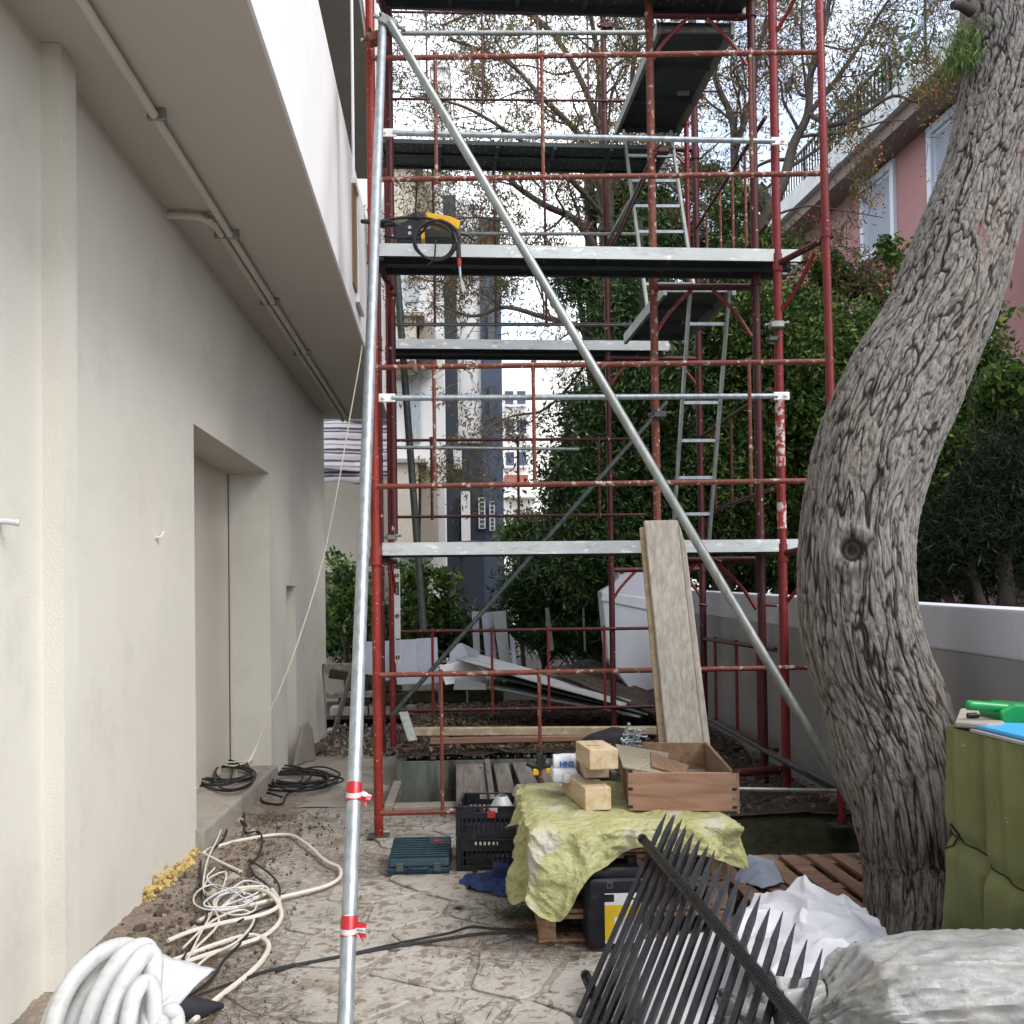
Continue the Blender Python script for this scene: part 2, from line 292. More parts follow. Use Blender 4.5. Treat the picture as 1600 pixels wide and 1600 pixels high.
M['twig'] = pm('twig_bark', (0.075, 0.06, 0.05), (0.13, 0.11, 0.095), 9, 0.9, 0, 0.4, 40)
M['darkbark'] = pm('dark_bark', (0.03, 0.024, 0.02), (0.06, 0.048, 0.04), 9, 0.95, 0, 0.6, 25)
M['greybark'] = pm('grey_bark', (0.14, 0.13, 0.12), (0.2, 0.19, 0.175), 9, 0.95, 0, 0.6, 25)
M['leaf_melia'] = leafmat('melia_leaf', [(0, (0.05, 0.085, 0.035)), (0.4, (0.10, 0.15, 0.05)), (0.6, (0.24, 0.11, 0.08)), (0.8, (0.16, 0.08, 0.07)), (1, (0.34, 0.32, 0.07))], 0.6, 0.5)
M['berry'] = leafmat('melia_berry', [(0, (0.42, 0.16, 0.03)), (0.5, (0.5, 0.26, 0.05)), (1, (0.26, 0.08, 0.03))], 0.5, 0.05)
M['leaf_dark'] = leafmat('evergreen_leaf', [(0, (0.008, 0.020, 0.007)), (0.4, (0.022, 0.055, 0.015)), (0.75, (0.055, 0.12, 0.028)), (1, (0.13, 0.19, 0.05))], 0.45, 0.2)
M['leaf_mid'] = leafmat('ivy_leaf', [(0, (0.014, 0.036, 0.008)), (0.4, (0.045, 0.10, 0.022)), (0.8, (0.11, 0.18, 0.035)), (1, (0.26, 0.28, 0.06))], 0.45, 0.3)
M['leaf_pine'] = leafmat('conifer_needle', [(0, (0.005, 0.009, 0.005)), (0.6, (0.010, 0.020, 0.010)), (1, (0.045, 0.055, 0.03))], 0.9, 0.1)
M['leaf_dry'] = leafmat('dry_litter', [(0, (0.06, 0.032, 0.018)), (0.5, (0.14, 0.09, 0.05)), (0.8, (0.05, 0.03, 0.02)), (1, (0.26, 0.21, 0.15))], 0.8, 0.05)
M['leaf_green'] = leafmat('cut_green_leaf', [(0, (0.02, 0.045, 0.012)), (1, (0.05, 0.09, 0.03))], 0.5, 0.2)
M['rubble'] = leafmat('rubble', [(0, (0.06, 0.045, 0.035)), (0.5, (0.15, 0.12, 0.095)), (0.8, (0.09, 0.055, 0.042)), (0.94, (0.28, 0.25, 0.22)), (1, (0.2, 0.17, 0.15))], 0.95, 0.0)
def quads(name, C, U, W, mat, parent=None, tri=None):
    """many small leaf faces: centre C, half axes U and W (n,3)"""
    n = len(C); base = np.array(wloc(parent)) if parent is not None else C.mean(0)*[1, 1, 0]
    v = np.empty((n, 4, 3), np.float32)
    v[:, 0] = C-U-base; v[:, 1] = C-W*0.9+U*0.1-base; v[:, 2] = C+U-base; v[:, 3] = C+W*0.9+U*0.1-base
    me = bpy.data.meshes.new(name); me.vertices.add(n*4); me.vertices.foreach_set('co', v.ravel())
    me.loops.add(n*4); me.loops.foreach_set('vertex_index', np.arange(n*4, dtype=np.int32))
    me.polygons.add(n); me.polygons.foreach_set('loop_start', np.arange(0, n*4, 4, dtype=np.int32)); me.polygons.foreach_set('loop_total', np.full(n, 4, np.int32))
    me.update(calc_edges=True); me.validate()
    o = put(name, me, mat, parent)
    if parent is None: o.location = Vector(base)
    return o
def randunit(n):
    a = np.random.normal(size=(n, 3)); return a/np.linalg.norm(a, axis=1)[:, None]
def leafaxes(n, L, Wd, droop=0.0, jit=0.3):
    u = randunit(n); u[:, 2] -= droop; u /= np.linalg.norm(u, axis=1)[:, None]
    w = np.cross(u, randunit(n)); w /= np.linalg.norm(w, axis=1)[:, None]
    s = (1+jit*np.random.uniform(-1, 1, (n, 1)))
    return u*L/2*s, w*Wd/2*s
# ================================================================ SETTING
def sheet(name, x0, x1, y0, y1, z, mat, n=2, amp=0.0, fr=1.0):
    mb = MB(); ny = max(2, int(n*(y1-y0)/(x1-x0))) if n > 2 else 2
    ny = min(ny, 160)
    def fn(u, v):
        x = x0+(x1-x0)*u; y = y0+(y1-y0)*v
        return Vector((x, y, z+(amp*noise.fractal(Vector((x*fr, y*fr, z)), 0.7, 2.0, 4) if amp else 0)))
    mb.grid(fn, n, ny); return tag(build(name, mb, mat, smooth=amp > 0), kind='structure')
sheet('ground', -300, 300, -60, 500, -0.62, M['soil'])
sheet('garden_ground', -60, 60, 12.9, 120, 0.10, M['soil'])
yard = sheet('paved_yard', -1.72, 1.16, -6, 7.9, -0.014, M['mortar'], 90, 0.006, 1.6)
sheet('paved_corner', 1.16, 2.5, -6, 6.2, -0.014, M['mortar'], 40, 0.006, 1.6)
sheet('side_path', -1.72, -0.59, 7.9, 13.0, -0.010, M['concrete'], 40, 0.012, 1.8)
# crazy paving: Voronoi cells of a jittered grid, each a stone of its own
def clip(poly, p, n):
    out = []
    for i in range(len(poly)):
        a = poly[i]; b = poly[(i+1) % len(poly)]
        da = (a[0]-p[0])*n[0]+(a[1]-p[1])*n[1]; db = (b[0]-p[0])*n[0]+(b[1]-p[1])*n[1]
        if da <= 0: out.append(a)
        if da*db < 0: t = da/(da-db); out.append((a[0]+(b[0]-a[0])*t, a[1]+(b[1]-a[1])*t))
    return out
def stones():
    seeds = []; rr = random.Random(5)
    gx, gy = 0.47, 0.40
    for j in range(-1, 14):
        for i in range(-1, 8):
            seeds.append((-1.45+(i+0.5*(j % 2))*gx+rr.uniform(-.17, .17), 2.3+j*gy+rr.uniform(-.15, .15)))
    for s in seeds:
        if not (-1.30 < s[0] < 2.0 and 2.35 < s[1] < 7.3): continue
        if s[0] < -0.75 and s[1] > 4.2: continue
        if s[0] < -0.45 and s[1] > 5.7: continue
        poly = [(s[0]-1, s[1]-1), (s[0]+1, s[1]-1), (s[0]+1, s[1]+1), (s[0]-1, s[1]+1)]
        for q in seeds:
            if q is s or abs(q[0]-s[0])+abs(q[1]-s[1]) > 1.6: continue
            d = (q[0]-s[0], q[1]-s[1]); L = math.hypot(*d); nrm = (d[0]/L, d[1]/L); g = rr.uniform(.007, .020)
            poly = clip(poly, ((s[0]+q[0])/2-nrm[0]*g, (s[1]+q[1])/2-nrm[1]*g), nrm)
            if len(poly) < 3: break
        if len(poly) < 3: continue
        # irregular rounded outline
        pts = []
        for k in range(len(poly)):
            a = Vector(poly[k]+(0,)); b = Vector(poly[(k+1) % len(poly)]+(0,)); L = (b-a).length
            if L < .03: pts.append((a+b)/2); continue
            nseg = max(2, int(L/.07)); cut = min(.3, .03/L)
            for t in [cut+(1-2*cut)*m/nseg for m in range(nseg+1)]:
                p = a.lerp(b, t); q = (Vector((s[0], s[1], 0))-p); q.normalize()
                pts.append(p+q*(0.012*noise.noise(p*9)+.010*(noise.noise(p*24)+.3)))
        z = 0.004+0.004*noise.noise(Vector((s[0]*2, s[1]*2, 0)))+rr.uniform(-.0025, .0025)
        n = len(pts); mb = MB(); c = Vector((s[0], s[1], 0))
        top = [p+(c-p)*0.035+Vector((0, 0, z)) for p in pts]; low = [p+Vector((0, 0, -0.03)) for p in pts]
        mb.add([p+Vector((0, 0, z-.007)) for p in pts]+top+low, [tuple(range(n, 2*n))]+[(k, (k+1) % n, n+(k+1) % n, n+k) for k in range(n)]+[(2*n+k, 2*n+(k+1) % n, (k+1) % n, k) for k in range(n)])
        build('paving_stone', mb, M['stone'], yard, smooth=30)
stones()
mb = MB()
def dirt_(u, v):
    y = 2.6+5.6*v; wd = .50+.30*noise.noise(Vector((y*.8, 0, 0)))+.12*noise.noise(Vector((y*3.1, 4, 0)))
    x = -1.70+wd*u; h = .020*(1-u)**1.3+.013*noise.fractal(Vector((x*7, y*7, 0)), .5, 2.1, 6)*(1-u*.3)-.010*u
    return Vector((x, y, h))
mb.grid(dirt_, 60, 260); tag(build('dirt_strip', mb, M['dirt'], smooth=True), kind='structure')
# litter of needles, grit and rubble
def litter(name, n, x0, x1, y0, y1, z, L, Wd, mat, dens=None, kind='stuff', flat=0.12):
    C = []
    rr = np.random.RandomState(len(name)*7+n)
    while len(C) < n:
        x = rr.uniform(x0, x1); y = rr.uniform(y0, y1)
        if dens is None or rr.rand() < dens(x, y): C.append((x, y, z+rr.uniform(0.001, .006)))
    C = np.array(C); a = rr.uniform(0, 2*math.pi, n); u = np.stack([np.cos(a), np.sin(a), rr.uniform(-flat, flat, n)], 1); wv = np.stack([-np.sin(a), np.cos(a), rr.uniform(-flat, flat, n)], 1)
    s = rr.uniform(.5, 1.4, (n, 1))
    o = quads(name, C, u*L/2*s, wv*Wd/2*s, mat); tag(o, kind=kind); return o
dn = lambda x, y: min(1, max(0.02, 0.15+1.6*noise.noise(Vector((x*1.4, y*1.4, 3)))))
tag(litter('pine_needles', 17000, -1.5, 2.2, 2.2, 8.6, 0.010, .09, .0036, M['leaf_dry'], dn), 'scatter of dry brown needles and twigs on the pale paving', 'litter')
tag(litter('leaf_litter', 9000, -0.6, 2.4, 8.8, 13.0, 0.28, .07, .022, M['leaf_dry'], flat=.5), 'dead leaves covering the raised soil behind the scaffold', 'litter')
tag(litter('bed_litter', 1800, 1.2, 2.4, 6.3, 8.8, 0.235, .06, .016, M['leaf_dry'], flat=.5), 'dry leaves on the soil bed beside the white wall', 'litter')
def rocks(name, n, fn, s0, s1, mat, label, cat, seed=1):
    rr = random.Random(seed); mb = MB()
    for _ in range(n):
        x, y, z = fn(rr); s = rr.uniform(s0, s1)*(0.5+rr.random()**3)
        P = [Vector((rr.gauss(0, 1), rr.gauss(0, 1), rr.gauss(0, .6))).normalized()*s for _ in range(4)]
        o = [Vector((1, 0, 0)), Vector((0, 1, 0)), Vector((-1, 0, 0)), Vector((0, -1, 0)), Vector((0, 0, .8)), Vector((0, 0, -.8))]
        e = Euler((rr.random()*3, rr.random()*3, rr.random()*3)).to_matrix()
        vs = [Vector((x, y, z))+e @ (q*s*rr.uniform(.6, 1.2)) for q in o]
        mb.add(vs, [(0, 1, 4), (1, 2, 4), (2, 3, 4), (3, 0, 4), (1, 0, 5), (2, 1, 5), (3, 2, 5), (0, 3, 5)])
    return tag(build(name, mb, mat), label, cat, kind='stuff')
rocks('rubble', 2600, lambda r: (-1.68+abs(r.gauss(0, .36)), r.uniform(3.3, 7.6), 0.008), .004, .018, M['rubble'], 'small rubble and broken mortar along the foot of the cream wall', 'rubble', 2)
rocks('grit', 2600, lambda r: (r.uniform(-1.5, 2.0), r.uniform(2.3, 9), 0.008), .002, .006, M['rubble'], 'fine grit and crumbs strewn over the paving', 'grit', 3)
rocks('loose_stones', 16, lambda r: (-1.50+r.gauss(0, .10), r.uniform(4.2, 6.3), 0.01), .03, .06, M['rubble'], 'fist sized loose stones lying in the dirt by the door step', 'stones', 4)
rocks('debris', 700, lambda r: (r.uniform(-.6, 1.3), r.uniform(8.75, 9.3), 0.215), .005, .024, M['rubble'], 'splintered rubble on the far rim of the pit', 'rubble', 6)
rocks('debris_pile', 900, lambda r: (r.uniform(-1.6, -.5), r.uniform(10.3, 12.8), 0.03), .01, .05, M['rubble'], 'heap of rubble at the far corner of the cream house', 'rubble', 8)
# soil beds, pit and kerb
def soilfn(x0, x1, y0, y1, z, a, name):
    mb = MB()
    def fn(u, v):
        x = x0+(x1-x0)*u; y = y0+(y1-y0)*v
        return Vector((x, y, z+a*noise.fractal(Vector((x*1.3, y*1.3, 0)), .8, 2, 5)))
    mb.grid(fn, 70, 70); return tag(build(name, mb, M['soil'], smooth=True), kind='structure')
soilfn(-0.6, 2.42, 8.78, 13.2, .225, .045, 'soil')
soilfn(1.17, 2.42, 6.24, 8.9, .20, .03, 'soil_bed')
mb = MB(); mb.span((-.6, 8.74, -.6), (1.17, 8.80, .19)); tag(build('pit_back_wall', mb, M['pitwall']), kind='structure')
mb = MB(); mb.span((-.64, 7.88, -.6), (-.59, 8.80, .01)); mb.span((-.59, 7.86, -.6), (1.16, 7.90, -.02)); mb.span((1.13, 7.9, -.6), (1.17, 8.75, .2)); tag(build('pit_side_wall', mb, M['pitwall']), kind='structure')
mb = MB(); mb.span((-.62, 7.72, -.1), (-.55, 8.78, .035)); mb.span((-.55, 7.70, -.1), (1.1, 7.86, .022)); tag(build('pit_kerb', mb, M['concrete'], bevel=.008), kind='structure')
mb = MB(); mb.span((-.58, 7.91, -.6), (1.12, 8.73, -.50)); tag(build('pit_floor', mb, M['soil']), kind='structure')
mb = MB()
def kf(u, v):
    x = 1.12+1.3*u; n = .03*noise.fractal(Vector((x*5, v*2, 0)), .7, 2, 4)
    return Vector((x, 6.30-.24*v**1.5+n, .215*(1-v**2.2)-.03*v+.4*n))
mb.grid(kf, 120, 24); tag(build('mossy_kerb', mb, M['moss'], smooth=True), kind='structure')
mb = MB()
for j in range(14):
    a = 6.25+j*.19; mb.span((1.11, a, -.05), (1.19, a+.185, .205+random.uniform(-.02, .01)))
tag(build('bed_kerb', mb, M['moss'], bevel=.015), kind='structure')
# ---------------------------------------------------------------- the cream house on the left
H = thing('house', (-1.68, 6, 0), 'cream rendered house on the left with a deep blank doorway under a grey balcony soffit', 'house')
WX = -1.68; TH = -2.10
mb = MB()
for y0, y1, z0, z1 in ((-5, 6.48, -.1, 4.0), (6.48, 8.96, 2.68, 4.0), (8.96, 9.77, -.1, 4.0), (9.77, 10.3, 1.72, 4.0), (10.3, 12.5, -.1, 4.0)):
    mb.span((TH, y0, z0), (WX, y1, z1))
build('wall', mb, M['stucco'], H)
mb = MB(); mb.span((TH-.06, 6.3, .1), (-2.035, 8.955, 2.8)); d = build('door', mb, M['door_paint'], H)
mb = MB(); mb.span((-2.03, 8.947, .15), (-2.025, 8.955, 2.68)); build('door_gap_shade', mb, M['galv_dark'], d)  # dark strip painting the shade in the gap between door and far jamb
mb = MB(); mb.span((TH, 6.45, -.1), (-1.62, 8.95, .155)); mb.v = [(x+(.03*noise.noise(Vector((x*3, y*3, z*3))) if x > -1.7 else 0), y, z) for x, y, z in mb.v]
build('door_step', mb, M['concrete'], H, bevel=.02, seg=2)
mb = MB(); mb.span((-1.82, 9.76, -.1), (-1.79, 10.31, 1.75)); build('meter_niche', mb, M['door_paint'], H)
mb = MB(); mb.span((WX-.01, 4.17, -.1), (-1.598, 4.33, 3.817)); build('pilaster', mb, M['stucco'], H)
ex = lambda y: -0.79-(y-3.88)*0.0145
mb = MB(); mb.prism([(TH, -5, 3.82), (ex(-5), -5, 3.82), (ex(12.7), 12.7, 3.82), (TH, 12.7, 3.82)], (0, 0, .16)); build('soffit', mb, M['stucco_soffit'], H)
mb = MB(); mb.prism([(ex(-5), -5, 3.816), (ex(-5)+.015, -5, 3.816), (ex(12.7)+.015, 12.72, 3.816), (ex(12.7), 12.72, 3.816)], (0, 0, 1.234))
mb.prism([(ex(-5)-.12, -5, 3.985), (ex(-5), -5, 3.985), (ex(12.7), 12.7, 3.985), (ex(12.7)-.12, 12.7, 3.985)], (0, 0, 1.06)); build('parapet', mb, M['white_paint'], H)
mb = MB(); cyl(mb, (ex(-5)-.04, -5, 5.12), (ex(12.7)-.04, 12.6, 5.12), .02)
for y in (3, 5, 7, 9, 11): cyl(mb, (ex(y)-.04, y, 5.0), (ex(y)-.04, y, 5.12), .012)
build('handrail', mb, M['galv_dark'], H)
mb = MB(); mb.span((TH, -5, 3.98), (WX-.03, 12.6, 9.2)); build('upper_wall', mb, M['stucco'], H)
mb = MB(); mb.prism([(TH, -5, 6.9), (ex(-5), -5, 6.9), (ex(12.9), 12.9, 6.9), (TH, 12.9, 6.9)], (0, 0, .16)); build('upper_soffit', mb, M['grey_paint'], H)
mb = MB(); mb.prism([(ex(-5)-.1, -5, 7.06), (ex(-5)+.01, -5, 7.06), (ex(12.9)+.01, 12.9, 7.06), (ex(12.9)-.1, 12.9, 7.06)], (0, 0, 1.1)); build('upper_parapet', mb, M['white_paint'], H)
mb = MB(); mb.span((ex(8)+.014, 7.92, 4.02), (ex(8)+.030, 8.18, 4.80)); build('wooden_panel', mb, M['brown_wood'], H)
mb = MB(); mb.span((ex(8)+.014, 8.18, 3.95), (ex(8)+.045, 8.62, 4.86)); mb.span((ex(8)+.014, 7.92, 4.80), (ex(8)+.05, 8.18, 4.84)); build('casing', mb, M['white_paint'], H)
mb = MB(); cyl(mb, (ex(8)+.02, 8.05, 4.84), (ex(8)+.02, 8.05, 6.95), .012); build('downpipe', mb, M['white_paint'], H)
mb = MB(); mb.tube([(-1.38, -4, 3.788), (-1.40, 12.6, 3.788)], .021, 10); build('conduit', mb, M['stucco'], H, smooth=True)
mb = MB(); mb.tube(crv([(-1.70, 5.93, 3.785), (-1.56, 5.94, 3.785), (-1.48, 5.98, 3.785), (-1.445, 6.15, 3.787), (-1.445, 6.5, 3.787), (-1.46, 12.6, 3.788)], 5), .021, 10); build('conduit', mb, M['stucco'], H, smooth=True)
for y, x0, x1 in ((4.72, -1.41, -1.35), (6.25, -1.475, -1.35), (7.65, -1.475, -1.355), (9.2, -1.485, -1.36), (2.9, -1.41, -1.35)):
    mb = MB(); mb.span((x0-.012, y-.012, 3.766), (x1+.012, y+.012, 3.822)); build('pipe_clamp', mb, M['galv'], H, bevel=.004)
mb = MB(); a = atx(-3, 815, WX); mb.tube([a-V(.05, 0, 0), a+V(.03, .0, 0), a+V(.062, .008, -.004)], .011, 12); mb.tube([a+V(.058, .006, -.004), a+V(.072, .010, -.005)], .0125, 12); build('pipe_stub', mb, M['plain_white'], H, smooth=True)
mb = MB(); a = atx(243, 836, WX); mb.tube(crv([a-V(.02, 0, 0), a+V(.02, .01, -.012), a+V(.03, .05, .02)], 4), .006, 6); mb.box(a, (.006, .05, .05)); build('hook', mb, M['stucco'], H, smooth=True)
# foam sealant at the wall foot
rocks('foam_sealant', 420, lambda r: (lambda y: (WX+abs(r.gauss(0, .022)), y, abs(r.gauss(0, .03+.03*noise.noise(Vector((y*3, 0, 0)))))))(r.uniform(5.4, 6.44)), .012, .030, M['foam'], 'yellow foam oozing out along the foot of the cream wall', 'foam', 11)
# slab fragment leaning at wall
mb = MB(); mb.prism([(-1.66, 9.9, 0), (-1.60, 10.0, .36), (-1.58, 10.12, .4), (-1.55, 10.28, .3), (-1.52, 10.3, 0)], (.035, -.01, 0)); tag(build('stone_slab', mb, M['concrete'], bevel=.006), 'grey rounded stone slab propped against the far end of the cream wall', 'stone slab')
# ---------------------------------------------------------------- behind the house: awning, cream wall
aw = thing('awning', (-1.5, 14, 3.2), 'striped grey and dark awning behind the far corner of the cream house', 'awning')
mb = MB(); mb.grid(lambda u, v: Vector((-2.6+1.62*u, 13.6+.5*v+.05*math.sin(u*9), 3.30+.74*v+.05*math.sin(u*5)*(1-v)+.02*noise.noise(Vector((u*4, v*4, 0))))), 30, 14); build('fabric', mb, M['awning'], aw, smooth=True, solid=.01)
mb = MB(); mb.grid(lambda u, v: Vector((-2.6+1.64*u, 13.58+.12*v, 3.16+.30*u*u*v-.06*(1-u)+.14*v+.03*math.sin(u*14))), 24, 6); build('valance', mb, M['awning'], aw, smooth=True, solid=.01)
mb = MB(); cyl(mb, (-2.6, 14.1, 4.06), (-.98, 14.1, 4.06), .04); build('roller', mb, M['galv'], aw)
sh = thing('outbuilding', (-1.8, 15, 0), 'low cream outbuilding wall beneath the striped awning', 'outbuilding')
mb = MB(); mb.span((-4, 15, 1.95), (-1.18, 18, 4.2)); build('wall', mb, M['apt_cream'], sh)
mb = MB(); mb.span((-4, 15.25, 0), (-1.18, 18, 1.95)); build('lower_wall', mb, M['taupe'], sh)
mb = MB(); mb.span((-4, 14.9, 1.93), (-1.16, 15.25, 2.0)); build('ledge', mb, M['galv_dark'], sh)
# ---------------------------------------------------------------- buildings far behind
def X_(p, Y): return (p-725)/1600*Y
def Z_(y, Y): return 1.54+(940-y)/1600*Y
A = thing('apartment_building', (X_(660, 22), 22, 0), 'pale apartment block with stacked balconies seen left behind the scaffold', 'building')
mb = MB(); mb.span((X_(560, 22), 22, 0), (X_(697, 22), 30, Z_(268, 22))); build('wall', mb, M['apt_white'], A)
for (yt, yb) in ((250, 330), (487, 560), (716, 850)):
    mb = MB(); Y = 20.6
    mb.prism([(X_(612, Y), Y, Z_(yb+8, Y)), (X_(652, Y), Y, Z_(yb, Y)), (X_(655, Y), Y, Z_(yt+6, Y)), (X_(612, Y), Y, Z_(yt+6, Y))], (0, 1.4, 0)); build('balcony', mb, M['apt_cream'], A)
    mb = MB(); mb.span((X_(606, Y), Y-.1, Z_(yt+6, Y)), (X_(668, Y), 21.99, Z_(yt, Y))); build('balcony_slab', mb, M['taupe'], A)
    mb = MB(); mb.prism([(X_(658, 21.2), 21.2, Z_(yb-4, 21.2)), (X_(686, 21.2), 21.2, Z_(yb, 21.2)), (X_(684, 21.2), 21.2, Z_(yt+14, 21.2)), (X_(662, 21.2), 21.2, Z_(yt+9, 21.2))], (0, .7, 0)); build('balcony_side', mb, M['taupe'], A)
for (yt, yb) in ((570, 690), (860, 960), (400, 470)):
    mb = MB(); mb.span((X_(640, 22), 21.94, Z_(yb, 22)), (X_(660, 22), 21.985, Z_(yt, 22))); build('drainpipe', mb, M['galv_new'], A)
B = thing('slate_building', (X_(745, 24), 24, 0), 'tall dark slate and pale blue apartment tower seen behind the scaffold', 'building')
Y = 24
for (p0, p1, yt, yb, m, nm, dy) in ((697, 719, 300, 1010, 'apt_slate', 'corner_column', .0), (719, 756, 300, 690, 'apt_white', 'bay', .25), (719, 756, 690, 1010, 'apt_slate', 'lower_bay', .12), (756, 789, 330, 1010, 'apt_blue', 'wing', .18)):
    mb = MB(); mb.span((X_(p0, Y), Y+dy, Z_(yb, Y)), (X_(p1, Y), Y+6, Z_(yt, Y))); build(nm, mb, M[m], B)
for (p0, p1, yt, yb) in ((750, 759, 777, 825), (767, 774, 783, 828)):
    mb = MB(); mb.span((X_(p0+1.2, Y), Y+.10, Z_(yb-1, Y)), (X_(p1-1.2, Y), Y+.13, Z_(yt+1, Y))); wdo = build('window', mb, M['glass'], B)
    mb = MB(); yy = Y+.07
    for q in (p0, p1): mb.span((X_(q-.8, Y), yy-.03, Z_(yb, Y)), (X_(q+.8, Y), yy+.06, Z_(yt, Y)))
    for k in range(8):
        zz = yt+(yb-yt)*k/7; mb.span((X_(p0, Y), yy-.02, Z_(zz+.5, Y)), (X_(p1, Y), yy+.05, Z_(zz-.5, Y)))
    build('window_grille', mb, M['plain_white'], wdo)
mb = MB(); mb.span((X_(722, Y), Y-.2, Z_(850, Y)), (X_(736, Y), Y+.05, Z_(768, Y))); build('service_panel', mb, M['apt_white'], B)
mb = MB(); mb.span((X_(711, Y), Y-.25, Z_(733, Y)), (X_(724, Y), Y+.1, Z_(704, Y))); build('vent_box', mb, M['plain_white'], B)
for (p0, p1, yt, yb) in ((762, 784, 345, 415), (762, 784, 470, 530), (762, 784, 600, 650)):
    mb = MB(); mb.span((X_(p0+6, Y), Y+.10, Z_(yb, Y)), (X_(p1-6, Y), Y+.26, Z_(yt, Y))); build('window', mb, M['glass'] if p0 > 760 else M['apt_blue'], B)
T_ = thing('pale_tower', (X_(697, 34), 34, 0), 'pale narrow stair tower rising above the apartment blocks', 'building')
mb = MB(); mb.span((X_(683, 34), 34, 0), (X_(712, 34), 38, Z_(100, 34))); build('wall', mb, M['apt_white'], T_)
mb = MB(); mb.span((X_(681, 34), 33.9, Z_(100, 34)), (X_(714, 34), 38, Z_(92, 34))); build('coping', mb, M['apt_white'], T_)
C_ = thing('far_building', (X_(830, 60), 60, 0), 'sunlit cream building in the far gap between tower and hedge', 'building')
mb = MB(); mb.span((X_(780, 60), 60, 0), (X_(842, 60), 70, Z_(575, 60))); mb.span((X_(842, 62), 62, 0), (X_(1010, 62), 72, Z_(560, 62))); build('wall', mb, M['far_white'], C_)
for p, yt in ((793, 706), (812, 706), (793, 610), (812, 610), (793, 655), (812, 655)):
    mb = MB(); mb.span((X_(p, 60), 59.95, Z_(yt+22, 60)), (X_(p+13, 60), 60.1, Z_(yt, 60))); wdo = build('window', mb, M['apt_blue'], C_)
    mb = MB(); mb.span((X_(p-1.5, 60), 59.7, Z_(yt+26, 60)), (X_(p+14.5, 60), 59.94, Z_(yt+22, 60))); build('sill', mb, M['plain_white'], wdo)
mb = MB(); mb.span((X_(790, 60), 59, Z_(757, 60)), (X_(826, 60), 59.95, Z_(745, 60))); build('awning', mb, M['terracotta'], C_)
mb = MB(); mb.span((X_(788, 60), 58.8, Z_(780, 60)), (X_(838, 60), 59.95, Z_(757, 60))); build('balcony', mb, M['far_white'], C_)
# ---------------------------------------------------------------- pink house on the right
fx = lambda Y, o=0: 8.94-.078*Y-o
Yp = lambda p: 8.94/((p-725)/1600+.078)
Pk = thing('pink_house', (fx(16), 16, 0), 'pink rendered house with pale blue shuttered windows behind the big tree', 'house')
def fbox(mb, y0, y1, z0, z1, o0, o1):
    mb.prism([(fx(y0, o0), y0, z0), (fx(y1, o0), y1, z0), (fx(y1, o1), y1, z0), (fx(y0, o1), y0, z0)][::-1], (0, 0, z1-z0)); return mb
build('wall', fbox(MB(), 5, 22.5, 0, 9.2, -6, 0), M['pink'], Pk)
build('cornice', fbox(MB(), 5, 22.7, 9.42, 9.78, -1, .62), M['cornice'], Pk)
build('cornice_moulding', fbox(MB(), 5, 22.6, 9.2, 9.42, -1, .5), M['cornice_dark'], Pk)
build('upper_storey', fbox(MB(), 5, 15.7, 9.78, 14.5, -6, -.4), pm('peach_stucco', (0.55, 0.36, 0.29), (0.58, 0.40, 0.33), 1, .9), Pk)
build('upper_corner', fbox(MB(), 15.7, 15.95, 9.78, 14.5, -6, -.3), M['cornice'], Pk)
for (y0, y1, z0, z1) in ((17.45, 18.45, 7.78, 9.02), (15.2, 16.1, 7.78, 9.02), (14.6, 15.6, 5.4, 6.75), (17.6, 18.9, 5.3, 6.8)):
    sh_ = build('window', fbox(MB(), y0, y1, z0, z1, -.1, .004), M['shutter'], Pk)
    f = MB(); t = .13
    fbox(f, y0-t, y0, z0-t, z1+t, -.05, .06); fbox(f, y1, y1+t, z0-t, z1+t, -.05, .06); fbox(f, y0, y1, z1, z1+t, -.05, .06); fbox(f, y0, y1, z0-t, z0, -.05, .10)
    build('window_frame', f, M['frame_white'], sh_)
    s = MB(); n = 24
    for k in range(n):
        zz = z0+.04+(z1-z0-.08)*k/n; h = (z1-z0-.08)/n*.62
        s.prism([(fx(y0+.05, .006), y0+.05, zz+h), (fx(y1-.05, .006), y1-.05, zz+h), (fx(y1-.05, .028), y1-.05, zz), (fx(y0+.05, .028), y0+.05, zz)], (0, 0, .008))
    build('louvres', s, M['frame_white'], sh_)
build('ledge', fbox(MB(), 13.6, 14.9, 4.45, 4.62, 0, .5), M['shutter'], Pk)
rail = thing('roof_railing', (fx(18.5, .4), 18.5, 9.78), 'dark metal railing along the roof terrace of the pink house', 'railing')
mb = MB()
mb.beam((fx(16.6, .45), 16.6, 10.55), (fx(22.4, .45), 22.4, 10.55), .05, .04); mb.beam((fx(16.6, .45), 16.6, 9.9), (fx(22.4, .45), 22.4, 9.9), .04, .03); build('handrail', mb, M['iron'], rail)
for k in range(46):
    y = 16.6+k*.129; mb = MB(); r_ = .011 if k % 9 else .025; mb.span((fx(y, .45)-r_, y-r_, 9.78), (fx(y, .45)+r_, y+r_, 10.54)); build('baluster', mb, M['iron'], rail)
def pot_plant(p, zz, s, label, m='leaf_mid', berries=False):
    Y = Yp(p); t = thing('potted_plant', (fx(Y, .1), Y, zz), label, 'plant')
    mb = MB(); c = Vector((fx(Y, .1), Y, zz)); mb.tube([c, c+V(0, 0, .28), c+V(0, 0, .3)], [.12, .17, .18], 12); build('pot', mb, M['terracotta'], t, smooth=True)
    n = int(230*s); Cc = np.array(c)+[0, 0, .35+.3*s]+np.random.normal(size=(n, 3))*[.22*s, .3*s, .2*s]; U, W = leafaxes(n, .12, .05); quads('foliage', Cc, U, W, M[m], t)
